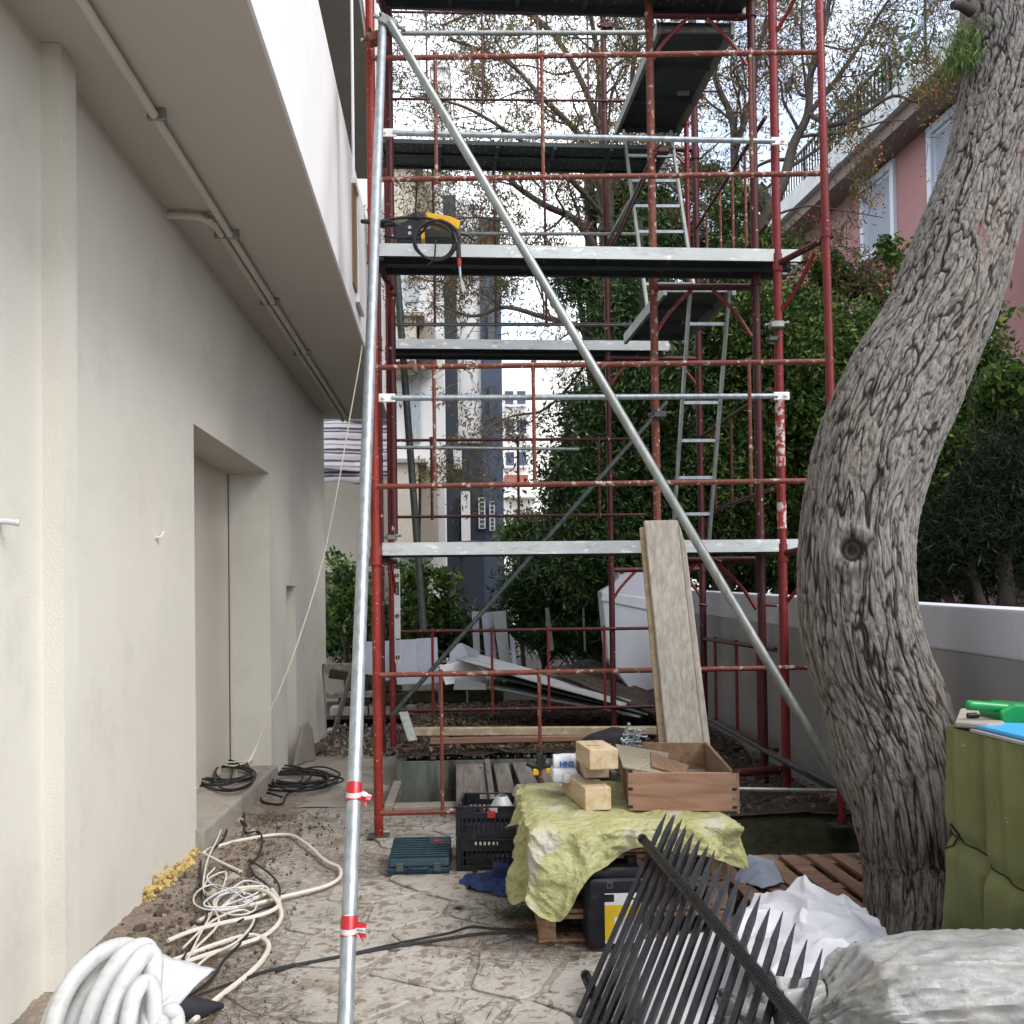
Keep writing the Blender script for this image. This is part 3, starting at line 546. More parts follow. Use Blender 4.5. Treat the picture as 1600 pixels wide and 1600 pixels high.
pot_plant(1331, 9.78, 1.2, 'dark leafy plant in a red pot at the far end of the roof railing', 'leaf_dark')
pot_plant(1356, 9.78, 1.5, 'bushy potted plant halfway along the roof railing')
pot_plant(1385, 9.78, 1.1, 'small reddish potted plant behind the roof railing', 'leaf_melia')
pot_plant(1425, 9.78, 1.8, 'tall dark potted plant near the upper storey of the pink house', 'leaf_dark')
pot_plant(1460, 9.78, 1.3, 'green potted plant at the near end of the roof railing')
po = thing('roof_pole', (fx(Yp(1368), -.5), Yp(1368), 9.78), 'pale pole with a slanted arm on the roof terrace', 'pole')
mb = MB(); Y = Yp(1368); cyl(mb, (fx(Y, -.5), Y, 9.78), (fx(Y, -.5), Y, 11.1), .06); build('post', mb, M['cornice'], po)
mb = MB(); mb.beam((fx(Y, -.5), Y, 11.05), (fx(Y, -.5)+.6, Y-1.1, 12.3), .1, .08); build('arm', mb, M['shutter'], po)
for p, h, nm in ((1409, 1.7, 'white drain vent pipe on the roof terrace'), (1460, 1.9, 'thin dark mast on the roof terrace')):
    Y = Yp(p); mb = MB(); cyl(mb, (fx(Y, -.2), Y, 9.78), (fx(Y, -.2), Y, 9.78+h), .045 if p < 1450 else .022); tag(build('roof_pipe', mb, M['shutter'] if p < 1450 else M['iron']), nm, 'pipe')
Y = 22.3; mb = MB(); c = Vector((fx(Y, .5), Y, 10.35))
mb.tube([c-V(0, 0, .55), c-V(0, 0, .2)], .03, 8); mb.tube([c-V(0, 0, .2), c-V(0, 0, .1), c+V(0, 0, .1), c+V(0, 0, .28), c+V(-.12, 0, .36)], [.1, .22, .2, .14, .05], 12)
tag(build('chimney_cowl', mb, M['cloth_black'], smooth=True), 'black hooded chimney cowl at the far corner of the pink house roof', 'cowl')
# ---------------------------------------------------------------- white yard wall at the right and its pier
WW = thing('yard_wall', (2.41, 7, 0), 'low yard wall with a white painted band above grey render, behind the big tree', 'wall')
tz = lambda y: 1.37+.024*y
mb = MB(); mb.prism([(2.41, 2.0, -.1), (2.41, 10.9, -.1), (2.41, 10.9, tz(10.9)-.235), (2.41, 2.0, tz(2)-.22)], (.18, 0, 0)); build('render', mb, M['wall_grey'], WW)
mb = MB(); mb.prism([(2.405, 2.0, tz(2)-.22), (2.405, 10.9, tz(10.9)-.235), (2.405, 10.9, tz(10.9)), (2.405, 2.0, tz(2))], (.19, 0, 0)); build('white_band', mb, M['wall_white'], WW, bevel=.012, seg=2)
pr = thing('wall_pier', (2.0, 10.8, 0), 'stepped white pier at the far end of the yard wall', 'wall pier')
pp = [aty(px, py, 10.75) for px, py in ((940, 924), (958, 913), (966, 903), (967, 887), (1008, 886), (1052, 890), (1052, 1120), (1020, 1112), (1000, 1098), (975, 1065), (950, 1030))]
mb = MB(); mb.prism([(p.x, 10.75, p.z) for p in pp][::-1], (0, .35, 0)); build('pier_body', mb, M['wall_white'], pr, bevel=.015, seg=2)
mb = MB(); mb.prism([(aty(px, py, 10.74).x, 10.735, aty(px, py, 10.74).z) for px, py in ((938, 938), (944, 926), (1055, 940), (1055, 962))][::-1], (0, .02, 0)); build('pier_coping', mb, M['wall_white'], pr, bevel=.005)
# low masonry wall and timber at the back
mb = MB(); rr = random.Random(2)
bw = thing('back_wall', (.4, 13.05, 0), 'low dark rubble wall closing the yard below the shrubs', 'wall')
for r_ in range(3):
    x = -1.7+.1*r_
    while x < 1.9:
        L = rr.uniform(.22, .5); mb = MB(); mb.span((x, 12.95+rr.uniform(-.03, .03), .12+r_*.15), (x+L-.02, 13.2, .26+r_*.15+rr.uniform(-.01, .01))); build('stone', mb, M['concrete'] if rr.random() < .4 else M['moss'], bw, bevel=.02); x += L
# ================================================================ SCAFFOLD
def xat(px, Y): return aty(px, 940, Y).x
S = thing('scaffold', (0.9, 8.2, 0), 'tall red tubular scaffold tower with galvanised decks, diagonal braces and guard rails', 'scaffold')
L1, L2, L3 = 1.945, 3.965, 5.93
TOP = 8.2
def post(x, y, z0, z1, mat, r=.029, base=True, lean=(0, 0)):
    z = z0; k = 0
    mb = MB(); cyl(mb, (x, y, z0), (x+lean[0], y+lean[1], z1), r, 14); p = build('post', mb, M[mat], S, smooth=True)
    for zj in (L1-.09, L2-.09, L3-.09):
        if z0 < zj < z1:
            t = (zj-z0)/(z1-z0); q = Vector((x+lean[0]*t, y+lean[1]*t, zj)); mb = MB(); mb.tube([q-V(0, 0, .065), q-V(0, 0, .064), q-V(0, 0, .055), q-V(0, 0, .054), q+V(0, 0, .06)], [r*1.3, r*1.32, r*1.32, r*1.2, r*1.2], 12); build('joint_sleeve', mb, M[mat], p, smooth=True)
    if base:
        mb = MB(); mb.box((x, y, z0+.004), (.14, .14, .008)); cyl(mb, (x, y, z0), (x, y, z0+.12), r*.7); build('base_plate', mb, M['galv_dark'], p)
    return p
def tubep(name, a, b, r, mat, n=12, parent=None, label=None):
    mb = MB(); mb.tube([a, b], r, n); o = build(name, mb, M[mat], parent or S, smooth=True)
    if label: tag(o, label)
    return o
FL = (xat(588, 6.84), 6.84); BL = (xat(612, 9.56), 9.56); FR = (xat(1224, 7.0), 7.0)
E_ = (xat(1029, 7.45), 7.45); F_ = (xat(1210, 7.45), 7.45); G_ = (xat(956, 9.65), 9.65); H_ = (xat(1098, 9.7), 9.7)
post(*FL, 0.0, TOP, 'red_bright', .031)
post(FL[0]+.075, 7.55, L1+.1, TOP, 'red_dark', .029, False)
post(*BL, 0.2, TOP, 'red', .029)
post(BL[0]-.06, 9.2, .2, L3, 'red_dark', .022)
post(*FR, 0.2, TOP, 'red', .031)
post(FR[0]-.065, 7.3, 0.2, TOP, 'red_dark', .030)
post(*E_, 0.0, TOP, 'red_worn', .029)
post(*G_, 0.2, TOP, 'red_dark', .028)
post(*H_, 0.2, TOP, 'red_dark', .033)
post(H_[0]-.24, 9.0, L2, L3+.1, 'red', .022, False)
gp = aty(1284, 0, 6.55); gq = aty(1297, 620, 6.55); gb = aty(1316, 1290, 6.1)
post(gb.x, gb.y, gb.z, TOP, 'red', .026, True, lean=(gp.x-gb.x-.02, 6.6-gb.y))
# a length of worn white paint on the front right post
mb = MB(); cyl(mb, (FR[0], FR[1], 2.45), (FR[0], FR[1], 2.93), .0325, 14); tag(build('post_sleeve', mb, M['red_white'], S, smooth=True), 'white chipped length of the front right post')
mb = MB(); cyl(mb, (FR[0], FR[1], 2.02), (FR[0], FR[1], 2.2), .0325, 14); build('post_sleeve', mb, M['red_white'], S, smooth=True)
# frames: top bars with knee braces
def frame(a, b, z, mat='red_dark', k=.32):
    tubep('frame_bar', (a[0], a[1], z), (b[0], b[1], z), .025, mat)
    A_ = Vector((a[0], a[1], z)); B_ = Vector((b[0], b[1], z)); d = (B_-A_).normalized()
    for P, s in ((A_, 1), (B_, -1)):
        mb = MB(); mb.tube(crv([P+V(0, 0, -k*1.15), P+d*s*k*.35+V(0, 0, -k*.62), P+d*s*k*.95], 5), .014, 8); build('knee_brace', mb, M['red'], S, smooth=True)
for z in (L1-.12, L2-.12, L3-.06):
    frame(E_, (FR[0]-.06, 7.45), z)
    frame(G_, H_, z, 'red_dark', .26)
for z in (L1-.1, L2-.1, L3-.1):
    frame(FL, (FL[0]+.075, 7.55), z, 'red_dark', .2)
    tubep('frame_bar', (FR[0], FR[1], z), (FR[0]+.25, FR[1]-.42, z+.06), .022, 'red_dark')
    mb = MB(); mb.tube(crv([(FR[0]+.01, FR[1], z-.35), (FR[0]+.10, FR[1]-.12, z-.2), (FR[0]+.16, FR[1]-.3, z-.02)], 4), .014, 8); build('knee_brace', mb, M['red'], S, smooth=True)
# decks: galvanised steel planks, perforated underside
def deck(a, b, depth, z, n=2, h=.085, mat='deck', label=None):
    a = Vector(a); b = Vector(b); d = (b-a).normalized(); nrm = Vector((-d.y, d.x, 0)); L = (b-a).length
    w_ = depth/n; W2 = w_-.012; mb = MB()
    for k in range(n):
        o = a+nrm*(w_*k+.006)
        def q(s, u, zz): return o+d*s+nrm*u+V(0, 0, zz)
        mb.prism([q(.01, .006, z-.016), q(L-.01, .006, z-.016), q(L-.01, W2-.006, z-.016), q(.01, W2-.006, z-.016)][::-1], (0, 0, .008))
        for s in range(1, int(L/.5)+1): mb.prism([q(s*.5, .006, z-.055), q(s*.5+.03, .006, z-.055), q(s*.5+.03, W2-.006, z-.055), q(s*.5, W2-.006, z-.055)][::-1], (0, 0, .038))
    t = build('deck', mb, M['deck_shaded'], S)
    if label: t['label'] = label
    for k in range(n):
        o = a+nrm*(w_*k+.006); mb = MB(); md = MB()
        def q(s, u, zz): return o+d*s+nrm*u+V(0, 0, zz)
        W2 = w_-.012
        # channel: top skin, two deep lips, folded return flanges
        for (u0, u1, z0, z1) in ((0, W2, z-.006, z), (0, .005, z-h, z-.006), (W2-.005, W2, z-h, z-.006), (.005, .03, z-h, z-h+.005), (W2-.03, W2-.005, z-h, z-h+.005)):
            if u0 > .004 or (k > 0 and u1 < .01): mb_ = md
            else: mb_ = mb
            mb_.prism([q(0, u0, z0), q(L, u0, z0), q(L, u1, z0), q(0, u1, z0)][::-1], (0, 0, z1-z0))
        pk_ = build('deck_plank', mb, M[mat], t); build('rear_lip', md, M['deck_shaded'], pk_) if False else build('rear_lip', md, M['deck_shaded'], t)
        # paler boxes painting in the sky light seen through the perforations
        mb = MB()
        for s in range(int(L/.055)):
            for u in (.25, .4, .6, .75):
                if (s+int(u*20)) % 2: continue
                c = q(.04+s*.055, W2*u, z-.017); mb.box(c, (.012, .012, .004))
        rp = build('perforation_light', mb, M['galv'], t); rp['kind'] = 'stuff'
        # end hooks
        mb = MB()
        for e in (0, L):
            for u in (.05, W2-.05): mb = MB(); mb.box(q(e, u, z-.04), (.05, .03, .05)); build('hook', mb, M['galv'], t)
    return t
def fe(px, Y): p = aty(px, 940, Y); return (p.x, Y, 0)
deck((FL[0]+.04, 6.88, 0), (xat(1262, 6.98), 6.98, 0), .40, L1, 2, .085, 'deck', 'lowest front deck, its pale face dented and splashed')
deck((FL[0]+.04, 6.88, 0), (xat(1262, 6.98), 6.98, 0), .42, L2, 2, .085, 'deck')
deck((FL[0]+.04, 6.88, 0), (xat(1222, 6.98), 6.98, 0), .62, L3+.07, 2, .085, 'deck_shaded', 'topmost front deck seen from below, dark')
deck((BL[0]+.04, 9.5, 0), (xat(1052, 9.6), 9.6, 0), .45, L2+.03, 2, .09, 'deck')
deck((BL[0]+.0, 8.75, 0), (xat(1060, 8.85), 8.85, 0), .55, L3-.40, 2, .035, 'deck_shaded', 'dark perforated deck at the back of the top level')
# hatch decks running away from the viewer on the right side
def hatch(z, Y0, Y1, p0, p1, sk_=-.07):
    a = aty(p0, 940-(z-1.54)*1600/Y0, Y0); b = aty(p1, 940-(z-1.54)*1600/Y0, Y0)
    x0, x1 = a.x, b.x
    mb = MB(); mb.prism([(x0+.03, Y0, z-.02), (x1-.03, Y0, z-.02), (x1-.03+sk_, Y1, z-.02), (x0+.03+sk_, Y1, z-.02)], (0, 0, .016)); t = build('hatch_deck', mb, M['deck_shaded'], S); t['label'] = 'dark ladder platform running away at the right side, seen from below'
    for xs in (x0, x1-.03):
        mb = MB(); mb.prism([(xs, Y0, z-.09), (xs+.03, Y0, z-.09), (xs+.03+sk_, Y1, z-.09), (xs+sk_, Y1, z-.09)], (0, 0, .09)); build('side_beam', mb, M['galv'], t)
    for k in range(4):
        y = Y0+.02+(Y1-Y0-.06)*k/3; mb = MB(); sx_ = sk_*k/3; mb.span((x0+.03+sx_, y, z-.06), (x1-.03+sx_, y+.03, z-.021)); build('cross_rib', mb, M['deck_shaded'] if k else M['galv'], t)
    mb = MB(); mb.box(((x0+x1)/2+.12, Y0+1.0, z-.035), (.1, .05, .02)); build('latch', mb, M['galv_new'], t)
    return t
hatch(L3-.05, 7.55, 9.25, 1026, 1148); hatch(L2-.0, 7.75, 9.25, 1036, 1150)
# guard frames
def guard(a, b, z0, z1, fr, mat, r=.0175, rb=.012, matb=None, tilt=0):
    a = Vector((a[0], a[1], 0)); b = Vector((b[0], b[1], 0))
    tubep('guard_rail', a+V(0, 0, z1), b+V(0, 0, z1+tilt), r, mat); tubep('guard_rail', a+V(0, 0, z0), b+V(0, 0, z0+tilt), r, mat)
    for f in fr:
        p = a.lerp(b, f); tubep('baluster', p+V(0, 0, z0), p+V(0, 0, z1+tilt*f), rb, matb or mat, 8)
        for z in (z0, z1): tubep('weld_collar', p+V(0, 0, z-.03), p+V(0, 0, z+.03), rb*1.25, matb or mat, 8)
ga = (FL[0]+.02, 6.74); gbx = (gq.x, 6.60)
ff = lambda px: (xat(px, 6.7)-ga[0])/(gbx[0]-ga[0])
guard(ga, gbx, L1+.36, L1+1.145, [ff(682), ff(838), ff(1172)], 'red_worn')
guard(ga, gbx, L2+.37, L2+1.18, [ff(690), ff(858), ff(1182)], 'red_worn')
guard(ga, (FR[0]+.2, 6.8), .17, 1.07, [ff(687), ff(841)], 'red_worn', tilt=-.0)
guard((BL[0], 9.62), (xat(1052, 9.62), 9.62), .53, 1.27, [.14, .35, .55, .75, .93], 'red_dark', .016, .013, 'red')
guard((BL[0], 9.62), (xat(1010, 9.62), 9.62), L1+.40, L1+1.12, [.16, .5, .82], 'red_dark', .014, .013, 'red_dark')
guard((BL[0], 9.62), (xat(1010, 9.62), 9.62), L2+.2, L2+1.9, [.18, .42, .62], 'red_dark', .010, .012, 'red_dark')
guard((BL[0], 9.62), (xat(1010, 9.62), 9.62), L3+.37, L3+1.2, [.16, .38, .6, .8], 'red_dark', .012, .010, 'red_dark')
guard(F_, H_, .42, 1.16, [.2, .48, .8], 'red_dark', .018, .014, 'red')
guard(F_, H_, L1+.4, L1+1.14, [.25, .5, .75], 'red_dark', .016, .013, 'red_dark')
guard(F_, H_, L2+.36, L2+1.15, [.25, .42, .6, .82], 'red_dark', .016, .012, 'red_worn')
guard((E_[0]+.05, 7.5), (G_[0]+.05, 9.6), L2+.9, L2+.95, [], 'red_dark', .012)
# galvanised horizontal tubes with flattened white ends
def gtube(p0, p1, Y0, Y1, r, mat='galv_new', ends=True):
    a = aty(*p0, Y0); b = aty(*p1, Y1); tubep('guard_tube', a, b, r, mat)
    if ends:
        for P, s in ((a, 1), (b, -1)):
            mb = MB(); mb.box(P+V(-.03*s, -.005, 0), (.11, .012, .055)); mb.box(P+V(-.055*s, -.018, 0), (.02, .02, .02)); build('flattened_end', mb, M['white_paint'], S, bevel=.004)
gtube((612, 622), (1214, 619), 6.72, 6.88, .019); gtube((614, 208), (1210, 221), 6.74, 6.9, .019)
gtube((700, 365), (1012, 366), 9.45, 9.5, .016, 'galv', False); gtube((622, 52), (1038, 51), 9.0, 9.1, .022, 'galv', False)
gtube((614, 699), (905, 702), 9.45, 9.5, .016, 'galv', False); gtube((614, 508), (1050, 508), 9.5, 9.55, .011, 'galv_dark', False)
# couplers
def coupler(p, s=1.0, mat='galv_dark', rot=0):
    mb = MB(); p = Vector(p); Mx = Matrix.Rotation(rot, 3, 'Y')
    mb.box(p, (.105*s, .085*s, .05*s), Mx); mb.tube([p+Mx @ V(-.09*s, -.01, .0), p+Mx @ V(.09*s, -.01, .015)], .010*s, 8); mb.tube([p+V(-.04*s, -.06*s, .03*s), p+V(-.04*s, .05*s, .03*s)], .009*s, 8)
    mb.box(p+Mx @ V(.085*s, -.01, .015), (.025*s, .025*s, .025*s)); mb.box(p+Mx @ V(-.085*s, -.01, 0), (.022*s, .022*s, .022*s))
    return build('coupler', mb, M[mat], S, bevel=.006)
# long diagonal and leaning tubes
d0 = aty(609, 36, 6.62); d1 = aty(1338, 1268, 5.9)
tubep('diagonal_tube', d0, d1, .029, 'galv', 16, label='long galvanised tube crossing the whole front diagonally')
g0 = aty(598, 34, 6.68); g1 = atz(537, 1668, 0.0); tubep('leaning_tube', g0, g1, .0275, 'galv_new', 16, label='long galvanised tube leaning against the front left post, taped red and white')
coupler(aty(607, 38, 6.65), 1.2, 'galv', .5); coupler(aty(590, 60, 6.72), 1.2, 'red_worn', -.2)
coupler(aty(1213, 508, 6.95), .9, 'galv'); coupler(aty(1207, 530, 6.95), .6, 'galv_dark'); coupler(aty(1036, 236, 7.4), .8, 'red_dark'); coupler(aty(948, 42, 9.6), 1.0, 'red_dark'); coupler(aty(950, 362, 9.6), .9, 'red_dark'); coupler(aty(1030, 648, 7.4), .9, 'galv_dark'); coupler(aty(616, 570, 9.5), .9, 'red_dark'); coupler(aty(612, 840, 9.4), .9, 'galv')
tubep('cross_brace', aty(1042, 628, 9.5), aty(612, 1118, 9.2), .021, 'galv_dark', label='dark diagonal tube across the back of the tower')
tubep('cross_brace', aty(1022, 250, 8.3), aty(952, 372, 9.55), .018, 'galv')
tubep('back_pole', aty(618, 400, 10.0), aty(662, 985, 10.2), .036, 'galv_dark')
tubep('back_pole', aty(884, 1158, 9.3), aty(884, 1158, 9.3)+V(0, 0, .1), .012, 'galv_dark')
tubep('raking_strut', atz(515, 1168, .02), aty(556, 1028, 9.1), .026, 'galv')
tubep('raking_strut', aty(748, 845, 9.3), aty(675, 850, 9.3)+V(.0, 0, .0), .008, 'galv_dark')
tubep('stub_tube', aty(1105, 946, 9.0), aty(1092, 944, 9.0), .012, 'red_dark'); tubep('stub_tube', aty(1196, 945, 7.2), aty(1215, 946, 7.2), .012, 'red_dark')
tubep('raking_strut', (FR[0]-.02, 7.0, .42), (2.3, 5.9, .36), .02, 'galv_dark')
# toe tube near soil on right
tubep('toe_tube', aty(1146, 1208, 6.3), aty(1218, 1202, 6.95), .026, 'red_dark'); tubep('toe_tube', aty(1150, 1233, 6.1), aty(1306, 1236, 6.1), .014, 'galv')
# barrier tape on the leaning tube
tp = g1-g0
for py, nm in ((1237, 'upper knot of red and white barrier tape on the leaning tube'), (1452, 'lower wrap of red and white barrier tape on the leaning tube')):
    best = min((g0.lerp(g1, i/400) for i in range(401)), key=lambda P: abs((lambda q: CY-F*q.y/-q.z)(ROT.transposed() @ (P-EYE))-py))
    u = tp.normalized(); mb = MB()
    mb.tube([best-u*.038, best-u*.02, best+u*.01, best+u*.036], [.0295, .031, .030, .029], 18)
    rr = random.Random(py)
    for k in range(5):
        a0 = best+V(.030, -.005, rr.uniform(-.02, .015)); dr = V(rr.uniform(.012, .034), rr.uniform(-.03, .01), rr.uniform(-.045, .01)); sd_ = V(rr.uniform(-.006, .006), .006, rr.uniform(.005, .012))
        mb.add([a0-sd_, a0+sd_, a0+dr+sd_*1.4, a0+dr-sd_*.6], [(0, 1, 2, 3)])
    tag(build('barrier_tape', mb, M['tape'], smooth=True), nm, 'tape')
# ladders
def ladder(a, b, wd, nr, label, ph=1.0):
    a = Vector(a); b = Vector(b); t = thing('ladder', (b.x, b.y, b.z), label, 'ladder')
    for s in (0, 1):
        mb = MB(); o = V(wd*s, 0, 0); mb.beam(a+o, b+o, .022, .05, (0, 1, 0)); build('side_rail', mb, M['galv'], t)
    for k in range(nr):
        p = a.lerp(b, (k+ph)/nr); mb = MB(); mb.span(p+V(.012, -.013, -.012), p+V(wd-.012, .013, .012)); build('rung', mb, M['galv_new'], t)
a = aty(1079, 443, 7.62); b = aty(1050, 860, 8.3); ladder(a, (b.x, b.y, L1), .30, 7, 'lower aluminium ladder standing on the lowest deck at the right side')
a = aty(974, 205, 8.9); b = aty(1012, 480, 8.5); ladder(a, (b.x, b.y, L2), .42, 7, 'upper aluminium ladder standing on the middle deck')
# thin rungs of the hatch stay
# ================================================================ TREES
def bark_mat():
    m, nt, b, new, link = nodes('pine_bark')
    uv = new('ShaderNodeAttribute'); uv.attribute_name = 'groove'
    r = new('ShaderNodeValToRGB'); e = r.color_ramp.elements; e.new(.3); e.new(.6)
    for i, (p, c) in enumerate(((0, (.010, .009, .009)), (.30, (.032, .028, .026)), (.58, (.095, .087, .079)), (1, (.24, .225, .21)))): e[i].position = p; e[i].color = col(c)
    mp = coords(nt, new, link, (1, 1, .30)); n = new('ShaderNodeTexNoise'); n.inputs['Scale'].default_value = 52; n.inputs['Detail'].default_value = 9; n.inputs['Roughness'].default_value = .7
    link(mp.outputs[0], n.inputs['Vector'])
    n2 = new('ShaderNodeTexNoise'); n2.inputs['Scale'].default_value = 5; n2.inputs['Detail'].default_value = 4; link(mp.outputs[0], n2.inputs['Vector'])
    ma = new('ShaderNodeMath'); ma.operation = 'MULTIPLY_ADD'; ma.inputs[1].default_value = .80; link(n.outputs['Fac'], ma.inputs[0])
    ms = new('ShaderNodeMath'); ms.operation = 'SUBTRACT'; ms.inputs[1].default_value = .36; link(uv.outputs['Fac'], ms.inputs[0]); link(ms.outputs[0], ma.inputs[2])
    link(ma.outputs[0], r.inputs['Fac'])
    tint = new('ShaderNodeValToRGB'); t = tint.color_ramp.elements; t[0].position = .35; t[1].position = .65; t[0].color = (1.0, .95, .90, 1); t[1].color = (.97, .98, 1.0, 1); link(n2.outputs['Fac'], tint.inputs['Fac'])
    mu = new('ShaderNodeMixRGB'); mu.blend_type = 'MULTIPLY'; mu.inputs[0].default_value = 1; link(r.outputs['Color'], mu.inputs[1]); link(tint.outputs['Color'], mu.inputs[2])
    n4 = new('ShaderNodeTexNoise'); n4.inputs['Scale'].default_value = 7; n4.inputs['Detail'].default_value = 5; link(mp.outputs[0], n4.inputs['Vector'])
    r4 = new('ShaderNodeValToRGB'); r4.color_ramp.elements[0].position = .70; r4.color_ramp.elements[1].position = .76; link(n4.outputs['Fac'], r4.inputs['Fac'])
    m4 = new('ShaderNodeMixRGB'); m4.inputs[2].default_value = (.17, .10, .09, 1); link(r4.outputs['Color'], m4.inputs[0]); link(mu.outputs[0], m4.inputs[1])
    link(m4.outputs[0], b.inputs['Base Color']); b.inputs['Roughness'].default_value = .95; b.inputs['Specular IOR Level'].default_value = .2
    bp = new('ShaderNodeBump'); bp.inputs['Strength'].default_value = .7; bp.inputs['Distance'].default_value = .008; link(n.outputs['Fac'], bp.inputs['Height']); link(bp.outputs['Normal'], b.inputs['Normal'])
    return m
# big leaning pine trunk in the foreground: (py, left px, right px, Y)
TR = [(-260, 1560, 1740, 5.3), (-120, 1540, 1700, 5.2), (0, 1508, 1690, 5.1), (100, 1512, 1668, 5.0), (200, 1490, 1640, 4.95), (300, 1460, 1606, 4.9), (400, 1420, 1584, 4.85), (500, 1372, 1554, 4.8), (600, 1310, 1512, 4.75),
      (700, 1270, 1466, 4.7), (800, 1254, 1431, 4.65), (900, 1250, 1424, 4.6), (1000, 1256, 1438, 4.6), (1100, 1286, 1474, 4.6), (1200, 1314, 1508, 4.55), (1280, 1340, 1518, 4.5), (1350, 1354, 1522, 4.5), (1430, 1352, 1524, 4.45), (1500, 1340, 1520, 4.4), (1560, 1322, 1540, 4.4)]
def trunk():
    root = thing('pine_tree', atz(1432, 1540, 0), 'big leaning pine tree with thick cracked grey bark in the right foreground', 'tree')
    cs = []; rs = []
    for py, l, r, Y in TR:
        a = aty(l, py, Y); b = aty(r, py, Y); cs.append((a+b)/2); rs.append((b-a).length/2)
    n = len(cs); NU, NV = 420, 900
    ct = crv([c for c in cs], 10); rt = [v.x for v in crv([Vector((r, 0, 0)) for r in rs], 10)]
    # true radius is measured across the axis: correct for lean
    m = len(ct); ax = [(ct[min(i+1, m-1)]-ct[max(i-1, 0)]).normalized() for i in range(m)]
    L = [0]
    for i in range(1, m): L.append(L[-1]+(ct[i]-ct[i-1]).length)
    tot = L[-1]; vs = np.empty((NV*NU, 3)); gr = np.empty(NV*NU, np.float32); base = wloc(root)
    knot = aty(1331, 856, 4.35); HF = 33.0; KV = [8.2+5.0*(1-v/NV) for v in range(NV)]
    j = 0
    for v in range(NV):
        s = tot*v/(NV-1)
        while j < m-2 and L[j+1] < s: j += 1
        t = (s-L[j])/(L[j+1]-L[j]); c = ct[j].lerp(ct[j+1], t); r = rt[j]+(rt[j+1]-rt[j])*t; a = ax[j].lerp(ax[j+1], t).normalized()
        r *= max(.75, abs(a.z)*.92+.08)
        X = Vector((1, 0, 0)); X = (X-a*X.dot(a)).normalized(); Yv = a.cross(X)
        big = s/tot  # plates smaller higher up
        kv = KV[v]; hf = HF
        for u in range(NU):
            th = 2*math.pi*u/NU; ca, sa = math.cos(th), math.sin(th)
            d = X*ca+Yv*sa
            q = Vector((ca*.235*hf, sa*.235*hf, s*kv)); q0 = q*1.0
            w3 = Vector((noise.noise(q*.5), noise.noise(q*.5+Vector((9, 0, 0))), noise.noise(q*.5+Vector((0, 7, 0)))))
            q = q+w3*.55+Vector((noise.noise(q*1.9), noise.noise(q*1.9+Vector((5, 5, 0))), noise.noise(q*1.9+Vector((0, 3, 6)))))*.22
            dd, _ = noise.voronoi(q)
            e = dd[1]-dd[0]
            dd2 = noise.voronoi(q*Vector((1.7, 1.7, 2.6))+Vector((3, 3, 3)))[0]; e2 = dd2[1]-dd2[0]
            wq = q0+w3*.5
            n1 = abs(noise.noise(Vector((wq.x*.62, wq.y*.62, wq.z*.34)))+.22*noise.noise(q0*1.7)); n2 = abs(noise.noise(Vector((wq.x*.80+7, wq.y*.80, wq.z*.42+5)))+.22*noise.noise(q0*1.5+Vector((8, 8, 8))))
            fl = max(0, min(1, (big-.45)*2.2))
            g = (min(1, n1/.085)**.7)*(min(1, n2/.065)**.7)*(.62+.38*min(1, e/(.10+.08*fl)))*(.82-.12*fl+(.18+.12*fl)*min(1, e2/.11))*(.86+.30*noise.noise(q*2.9))
            p = c+d*r*(1+.045*noise.noise(Vector((ca*1.2, sa*1.2, s*2.2))))
            dk = (p-knot).length
            w_ = 1.0
            if dk < .26:
                if dk < .062: w_ = 0.0; g = .28+.12*math.sin(dk*330)
                ring = math.exp(-((dk-.095)/.035)**2)
                p = p+d*(.026*ring-(.022 if dk < .062 else 0))
                g = g*(1-ring*.35)+ring*.22
            p = p+d*((g-.6)*.015*w_)
            vs[v*NU+u] = p-base; gr[v*NU+u] = g
    me = bpy.data.meshes.new('trunk')
    a_ = np.arange(NU); rows = np.arange(NV-1)[:, None]*NU
    f = np.stack([rows+a_, rows+(a_+1) % NU, rows+NU+(a_+1) % NU, rows+NU+a_], -1).reshape(-1, 4)[:, ::-1]
    me.vertices.add(NV*NU); me.vertices.foreach_set('co', vs.astype(np.float32).ravel())
    nf = len(f); me.loops.add(nf*4); me.loops.foreach_set('vertex_index', f.astype(np.int32).ravel()); me.polygons.add(nf)
    me.polygons.foreach_set('loop_start', np.arange(0, nf*4, 4, dtype=np.int32)); me.polygons.foreach_set('loop_total', np.full(nf, 4, np.int32))
    at = me.attributes.new('groove', 'FLOAT', 'POINT'); at.data.foreach_set('value', gr); me.update(calc_edges=True); me.shade_smooth()
    put('trunk', me, bark_mat(), root)
    # small dead stub and twigs near the top
    mb = MB(); a = aty(1518, 18, 4.95); mb.tube([a, a+V(-.08, -.04, .01), a+V(-.12, -.05, 0)], [.03, .024, .02], 9); build('branch_stub', mb, M['darkbark'], root, smooth=True)
    nC = 900; c0 = np.array(aty(1500, 75, 4.9)); t_ = np.random.rand(nC)
    Cc = c0+np.stack([np.random.normal(0, .045, nC)+.02-.03*t_, np.random.normal(0, .05, nC), .09-.22*t_], 1)
    U, W = leafaxes(nC, .07, .005, 1.2); quads('needle_tuft', Cc, U, W, M['leaf_mid'], root)
    return root
trunk()
